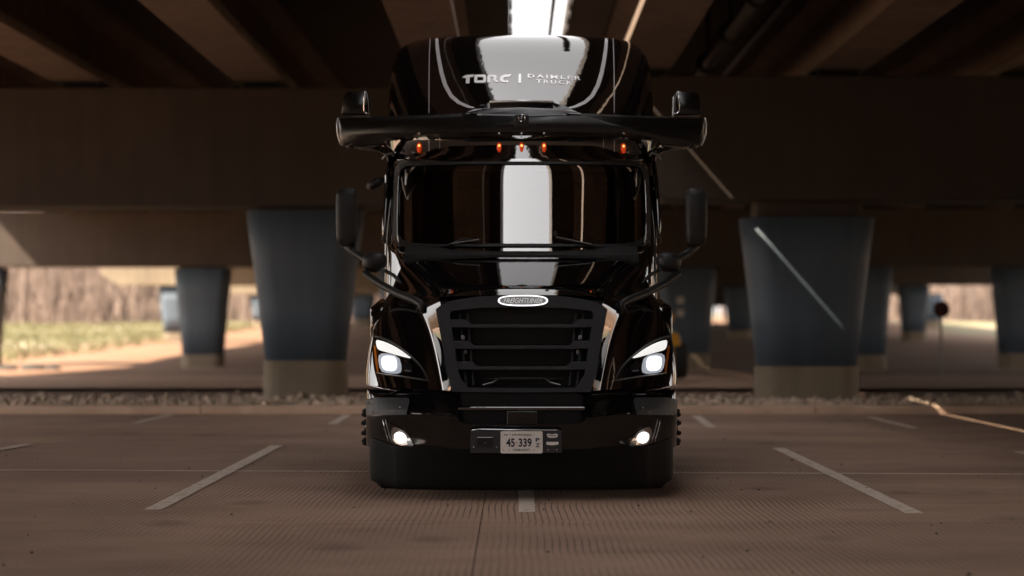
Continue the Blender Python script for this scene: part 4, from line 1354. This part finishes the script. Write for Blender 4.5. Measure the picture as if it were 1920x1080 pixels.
# ------------------------------------------------------------------ bumper
BX = [(0,0),(.28,.004),(.50,.012),(.60,.03),(.78,.075),(.97,.145),(1.13,.25),(1.228,.41),(1.258,.62),(1.262,.85)]
BZ = [(.850,.13),(.835,.075),(.79,.05),(.70,.0),(.60,.005),(.52,.02),(.42,.03),(.395,.05)]
rows = [[(x, y + d, z) for x, d in BX] for z, y in BZ]
for j, r in enumerate(rows):       # slight brow over the fog lamps
    for i in (4, 5):
        x, y, z = r[i]
        if j == 3: r[i] = (x, y - .03, z)
        if j in (5,): r[i] = (x, y + .03, z)
bumper = grid_obj('bumper', rows, M['bumper'], truck, skip=lambda r, c: r in (1, 2, 3) and c < 2, crease=lambda ra, ca, rb, cb: .9 if (ra == rb and ra in (1, 4) and max(ca, cb) <= 2) else (.8 if ca == cb == 2 and 1 <= min(ra, rb) and max(ra, rb) <= 4 else 0), levels=3)
BB = bvh_of(bumper)
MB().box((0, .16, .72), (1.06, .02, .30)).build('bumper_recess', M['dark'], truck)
# honeycomb inserts
def honey(name, boxes):
    m = MB()
    hr = 3.1
    for (u0, v0, u1, v1) in boxes:
        v, row = v0, 0
        while v < v1:
            u = u0 + (hr * .87 if row % 2 else 0)
            while u < u1:
                c = [(u + hr * cos(radians(60 * k + 30)), v + hr * sin(radians(60 * k + 30))) for k in range(6)]
                d = [(u + hr * .66 * cos(radians(60 * k + 30)), v + hr * .66 * sin(radians(60 * k + 30))) for k in range(6)]
                P = [px(a, b, .055) for a, b in c] + [px(a, b, .055) for a, b in d] + [px(a, b, .085) for a, b in d]
                m.add(P, [(k, (k + 1) % 6, 6 + (k + 1) % 6, 6 + k) for k in range(6)] + [(6 + k, 6 + (k + 1) % 6, 12 + (k + 1) % 6, 12 + k) for k in range(6)])
                u += hr * 1.74
            v += hr * 1.5; row += 1
    o = m.build(name, M['grille'], truck); tag(o, kind='stuff')
honey('honeycomb_mesh', [(866, 740, 1092, 761), (868, 771, 948, 797), (1010, 771, 1090, 797)])
MB().prism([(px(950, 0, .04).x, px(0, 797, .04).z), (px(1008, 0, .04).x, px(0, 797, .04).z), (px(1008, 0, .04).x, px(0, 770, .04).z), (px(950, 0, .04).x, px(0, 770, .04).z)], 'Y', .035, .10).build('radar_cover', M['paint2'], truck, bevel=.008)
MB().box((0.0, .045, px(0, 765.5, .045).z), (.98, .05, .026)).build('bumper_rail', M['paint'], truck, bevel=.006)
# inner dark corner panels beside the honeycomb
def btrim(fu, s):
    me = patch_mesh('bumper_trim', [[(fu(u), v) for u, v in ((812, 750), (836, 752), (846, 775), (842, 790), (826, 786), (818, 770))]], on_surf(BB, .006), 7, .01)
    link('bumper_trim', me, M['paint2'], truck)
    # hood to bumper seam
    pts = [surf(fu(u), v, HB, .3) + Vector((0, -.006, 0)) for u, v in ((690, 722), (720, 729), (760, 734), (800, 737), (835, 741))]
    MB().tube(pts, .006, 5).build('bumper_seam', M['chrome'], truck, smooth=True)
    # radar box on the corner
    lp = [(686, 749), (705, 745), (766, 746), (768, 752), (762, 777), (688, 778)]
    me = patch_mesh('corner_radar', [[(fu(u), v) for u, v in lp]], lambda u, v: on_surf(BB, .045)(u, v), 9, .06)
    o = link('corner_radar', me, M['sensor'], truck)
    b = o.modifiers.new('b', 'BEVEL'); b.width = .008; b.segments = 2; b.limit_method = 'ANGLE'; b.angle_limit = radians(50)
    for u, v in ((698.5, 772.5), (739.5, 772.5), (751, 763.5)):
        q = surf(fu(u), v, BB) + Vector((0, -.05, 0))
        k = MB().lathe([(0, -.004), (.006, -.004), (.008, 0), (.008, .01), (0, .01)], axis='Y', n=8).build('radar_screw', M['screw'], o); k.location = q
mirrored(btrim)
# fog lights
def fog(fu, s):
    lp = smooth_loop([(fu(u), v) for u, v in ((724, 792), (738, 796), (760, 810), (774, 828), (783, 845), (765, 843), (742, 838), (731, 828))], 1)
    me = patch_mesh('fog_light', [lp], on_surf(BB, .006), 6, .02)
    o = link('fog_light', me, M['lampblack'], truck)
    me = patch_mesh('reflector', [smooth_loop([(fu(u), v) for u, v in ((734, 800), (750, 802), (766, 815), (775, 833), (768, 838), (745, 834), (734, 822))], 2)], on_surf(BB, .009), 6)
    link('reflector', me, M['reflector'], o)
    me = patch_mesh('lamp', [smooth_loop([(fu(u), v) for u, v in ((738, 814), (747, 809), (757, 812), (763, 821), (760, 829), (750, 832), (741, 827))], 2)], on_surf(BB, .013), 6, .004)
    link('lamp', me, M['fog'], o)
    me = patch_mesh('lamp_shade', [[(fu(u), v) for u, v in ((762, 826), (768, 826), (776, 834), (770, 838), (764, 834))]], on_surf(BB, .018), 5, .004)
    link('lamp_shade', me, M['steel'], o)
    me = patch_mesh('fog_lens', [lp], on_surf(BB, .026), 6); link('fog_lens', me, M['lens'], o)
    for dx in (0, 5):
        pts = [surf(fu(u + dx), v, BB) + Vector((0, -.012, 0)) for u, v in ((718, 786), (721, 800), (725, 815), (729, 828))]
        MB().tube(pts, .0045, 5).build('fog_trim', M['chrome'] if dx == 0 else M['steel'], o, smooth=True)
    pts = [surf(fu(u), v, BB) + Vector((0, -.006, 0)) for u, v in ((784, 846), (800, 849.5), (815, 852))]
    MB().tube(pts, .004, 5).build('fog_trim', M['steel'], o, smooth=True)
mirrored(fog)
# air dam
DX = [(0,0),(.35,.004),(.65,.02),(.88,.07),(.985,.12),(1.0,.14),(1.165,.26),(1.212,.36),(1.225,.60)]
DZ = [(.425,.045),(.41,.04),(.29,.055),(.14,.075),(.092,.095),(.082,.13)]
rows = []
for j, (z, y) in enumerate(DZ):
    r = []
    for i, (x, d) in enumerate(DX):
        zz = z
        if j >= 3 and i >= 6: zz = z + (.035 if i == 6 else .06 if i == 7 else .07)
        if j <= 1 and i >= 6: zz = z + .05
        r.append((x, y + d, zz))
    rows.append(r)
dam = grid_obj('air_dam', rows, M['dam'], truck, crease=lambda ra, ca, rb, cb: .8 if ca == cb == 5 else 0, levels=2)
# plate holder and plate
PH = lambda d: (lambda u, v: px(u, v, -.045 + d))
o = link('plate_holder', patch_mesh('plate_holder', [[(882, 808), (890, 805.5), (1046, 806), (1053, 809), (1053, 849), (882, 849.5)]], PH(0), 12, .06), M['sensor'], truck)
b = o.modifiers.new('b', 'BEVEL'); b.width = .006; b.segments = 2; b.limit_method = 'ANGLE'; b.angle_limit = radians(50)
lid = MB().tube([px(u, v, -.04) for u, v in ((885, 806.5), (900, 805), (960, 806.2), (1044, 806.6))], .006, 6).build('holder_edge', M['silver'], o, smooth=True)
link('access_panel', patch_mesh('access_panel', [[(895, 821), (924, 821), (924, 839), (895, 839)]], PH(-.006), 10, .01), M['plastic'], o)
MB().tube([px(895, 820.3, -.053), px(924, 820.3, -.053)], .004, 5).build('panel_edge', M['steel'], o)
for u, v, r in ((888, 838), (931, 838), (1027.5, 843), (1044, 843), (909.5, 830)) and ((888, 838, .006), (931, 838, .006), (1027.5, 843, .006), (1044, 843, .006), (909.5, 830, .004)):
    k = MB().lathe([(0, -.004), (r, -.004), (r, .008), (0, .008)], axis='Y', n=8).build('holder_screw', M['screw'] if r > .005 else M['steel'], o); k.location = px(u, v, -.05)
link('sticker', patch_mesh('sticker', [smooth_loop([(1025.5, 813), (1032, 813.5), (1035, 815), (1038, 813.5), (1045.5, 813), (1046, 818), (1043, 820.8), (1029, 820.8), (1025.5, 818)], 1)], PH(-.003), 6, .002), M['plate'], o)
link('sticker', patch_mesh('sticker', [[(1024.5, 828.5), (1047, 828.5), (1047, 833.5), (1038, 834.8), (1033, 834.8), (1024.5, 833.5)]], PH(-.003), 6, .002), M['plate'], o)
for k in range(6):
    link('sticker_print', patch_mesh('sticker_print', [[(1028 + 2.6 * k, 815.8), (1029.6 + 2.6 * k, 815.8), (1029.6 + 2.6 * k, 818), (1028 + 2.6 * k, 818)]], PH(-.0045), 6), M['ink'], o)
pl = link('license_plate', patch_mesh('license_plate', [rrect(938.5, 808.5, 1017.5, 850, 3.2)], PH(-.012), 12, .005), M['plate'], truck)
PT = PH(-.0145)
PZ = lambda x, y: (860 + x / 8.727, 790 + y / 8.727)
def ptxt(t, x0, y0, x1, y1, bold=0.0, sp=1.0):
    a, b_ = PZ(x0, y0), PZ(x1, y1)
    link('plate_lettering', text_mesh('plate_lettering', t, a[0], a[1], b_[0], b_[1], PT, bold=bold, spacing=sp), M['ink'], pl)
ptxt('VA', 738, 207, 804, 238, .02); ptxt('APPORTIONED', 866, 207, 1198, 238, .02, 1.15)
ptxt('45', 778, 278, 918, 420, .025); ptxt('339', 980, 278, 1195, 420, .025); ptxt('-', 938, 344, 958, 356, .02)
ptxt('P', 1258, 272, 1326, 334, .035); ptxt('Z', 1258, 360, 1326, 424, .035); ptxt('PERMANENT', 890, 450, 1170, 484, .015, 1.2)
for x, y in ((832, 212), (1232, 212), (736, 470), (828, 478), (1232, 478)):
    u, v = PZ(x, y)
    link('plate_mark', patch_mesh('plate_mark', [rrect(u - 1, v - .9, u + 1, v + .9, .5, 2)], PT, 6), M['steel'], pl)

# ------------------------------------------------------------------ headlights
def headlight(fu, s):
    out_ = [(700, 630), (712, 632), (728, 638), (745, 648), (762, 661), (778, 675), (790, 688), (797, 700), (803, 714), (780, 711), (750, 706), (725, 702), (708, 699), (704, 672)]
    lp = [(fu(u), v) for u, v in out_]
    o = link('headlight', patch_mesh('headlight', [lp], on_surf(HB, .004), 7, .02), M['lampblack'], truck)
    def pc(name, pts, off, mat, sm=1, th=.004, parent=o, step=5):
        q = [(fu(u), v) for u, v in pts]
        if sm: q = smooth_loop(q, sm)
        return link(name, patch_mesh(name, [q], on_surf(HB, off), step, th), M[mat], parent)
    pc('running_light', [(704.5, 637), (714, 638.5), (730, 644), (750, 655), (763, 665), (772, 671.5), (764, 671), (740, 664.5), (722, 659.5), (710, 656), (706, 650)], .012, 'drl')
    pc('lamp_reflector', [(708, 672), (722, 662), (746, 667), (752, 690), (754, 700), (735, 701), (716, 697), (710, 686)], .010, 'reflector')
    pc('beam_glow', [(708, 668), (718, 661), (748, 667), (754, 690), (750, 701), (728, 700), (713, 696)], .013, 'glow', 1)
    pc('low_beam', [(715, 673), (720, 667), (738, 668), (743, 674), (744, 689), (738, 695), (724, 694), (717, 689)], .017, 'beam', 1)
    pc('high_beam_bezel', [(757, 678), (770, 680), (776, 692), (770, 699), (758, 696)], .009, 'dark', 2)
    pc('high_beam', [(758, 675.5), (767, 677), (766, 680), (758, 679)], .014, 'reflector', 1)
    pc('high_beam', [(758, 693), (770, 694), (772, 697), (758, 696)], .014, 'steel', 1)
    pc('bulb_tip', [(777, 691.5), (782, 690.5), (783, 694), (778, 695)], .014, 'reflector', 1)
    pc('turn_signal', [(700.5, 648), (704, 648), (707.5, 672), (710, 698), (707, 698), (703, 672)], .012, 'amber', 0)
    # trim rim
    rim = [(700, 630), (712, 632), (728, 638), (745, 648), (762, 661), (778, 675), (790, 688), (797, 700), (803, 714)]
    MB().tube([surf(fu(u), v, HB) + Vector((0, -.012, 0)) for u, v in rim], .008, 6).build('headlight_rim', M['rim'], o, smooth=True)
    low = [(706, 698.5), (725, 702), (750, 705), (780, 709.5), (800, 713)]
    MB().tube([surf(fu(u), v, HB) + Vector((0, -.012, 0)) for u, v in low], .006, 6).build('headlight_rim', M['steel'], o, smooth=True)
    link('headlight_lens', patch_mesh('headlight_lens', [lp], on_surf(HB, .03), 7), M['lens'], o)
mirrored(headlight)

# ------------------------------------------------------------------ wheels
def wheel(x, y, s, dual, front):
    w = empty('wheel', (x, y, .51), 0, truck)
    m = MB()
    hw = .15 if not dual else .30
    m.lathe([(.28, -hw), (.44, -hw), (.49, -hw + .03), (.51, -hw + .06), (.51, hw - .06), (.49, hw - .03), (.44, hw), (.28, hw)], axis='X', n=40)
    m.build('tyre', M['rubber'], w, smooth=False)
    f = s
    MB().lathe([(.0, f * (hw - .05)), (.10, f * (hw - .05)), (.12, f * (hw - .09)), (.24, f * (hw - .07)), (.285, f * (hw - .01)), (.285, -f * hw), (0, -f * hw)], axis='X', n=36).build('rim', M['steel'], w, smooth=True)
    if front:
        MB().lathe([(.0, f * .235), (.06, f * .235), (.085, f * .2), (.09, f * .05), (0, f * .05)], axis='X', n=20).build('hub', M['paint2'], w, smooth=True)
        nut = MB().lathe([(.024, 0), (.024, f * .04), (.019, f * .05), (.022, f * .07), (.014, f * .09), (0, f * .095)], axis='X', n=8).mesh('lug_nut'); nut.materials.append(M['plastic'])
        for k in range(10):
            a = 2 * pi * (k + .5) / 10
            q = bpy.data.objects.new('lug_nut', nut); COL.objects.link(q); q.parent = w
            q.location = (f * .165, .135 * cos(a), .135 * sin(a))
for s in (-1, 1):
    wheel(s * 1.075, 1.22, s, False, True)
    for y in (6.6, 7.9):
        wheel(s * .93, y, s, True, False)
MB().box((0, 1.22, .5), (2.0, .14, .14)).build('axle', M['frame_steel'], truck)
for y in (6.6, 7.9):
    MB().box((0, y, .52), (1.7, .2, .2)).build('axle', M['frame_steel'], truck)
MB().prism([(6.4, 1.0), (8.2, 1.0), (8.5, .9), (8.5, .95), (8.2, 1.06), (6.4, 1.06)], 'X', -.5, .5).build('fifth_wheel', M['frame_steel'], truck)
for y, x in ((.35, 0),):
    MB().box((0, 1.6, .75), (1.6, 2.2, .5)).build('engine_block', M['frame_steel'], truck)
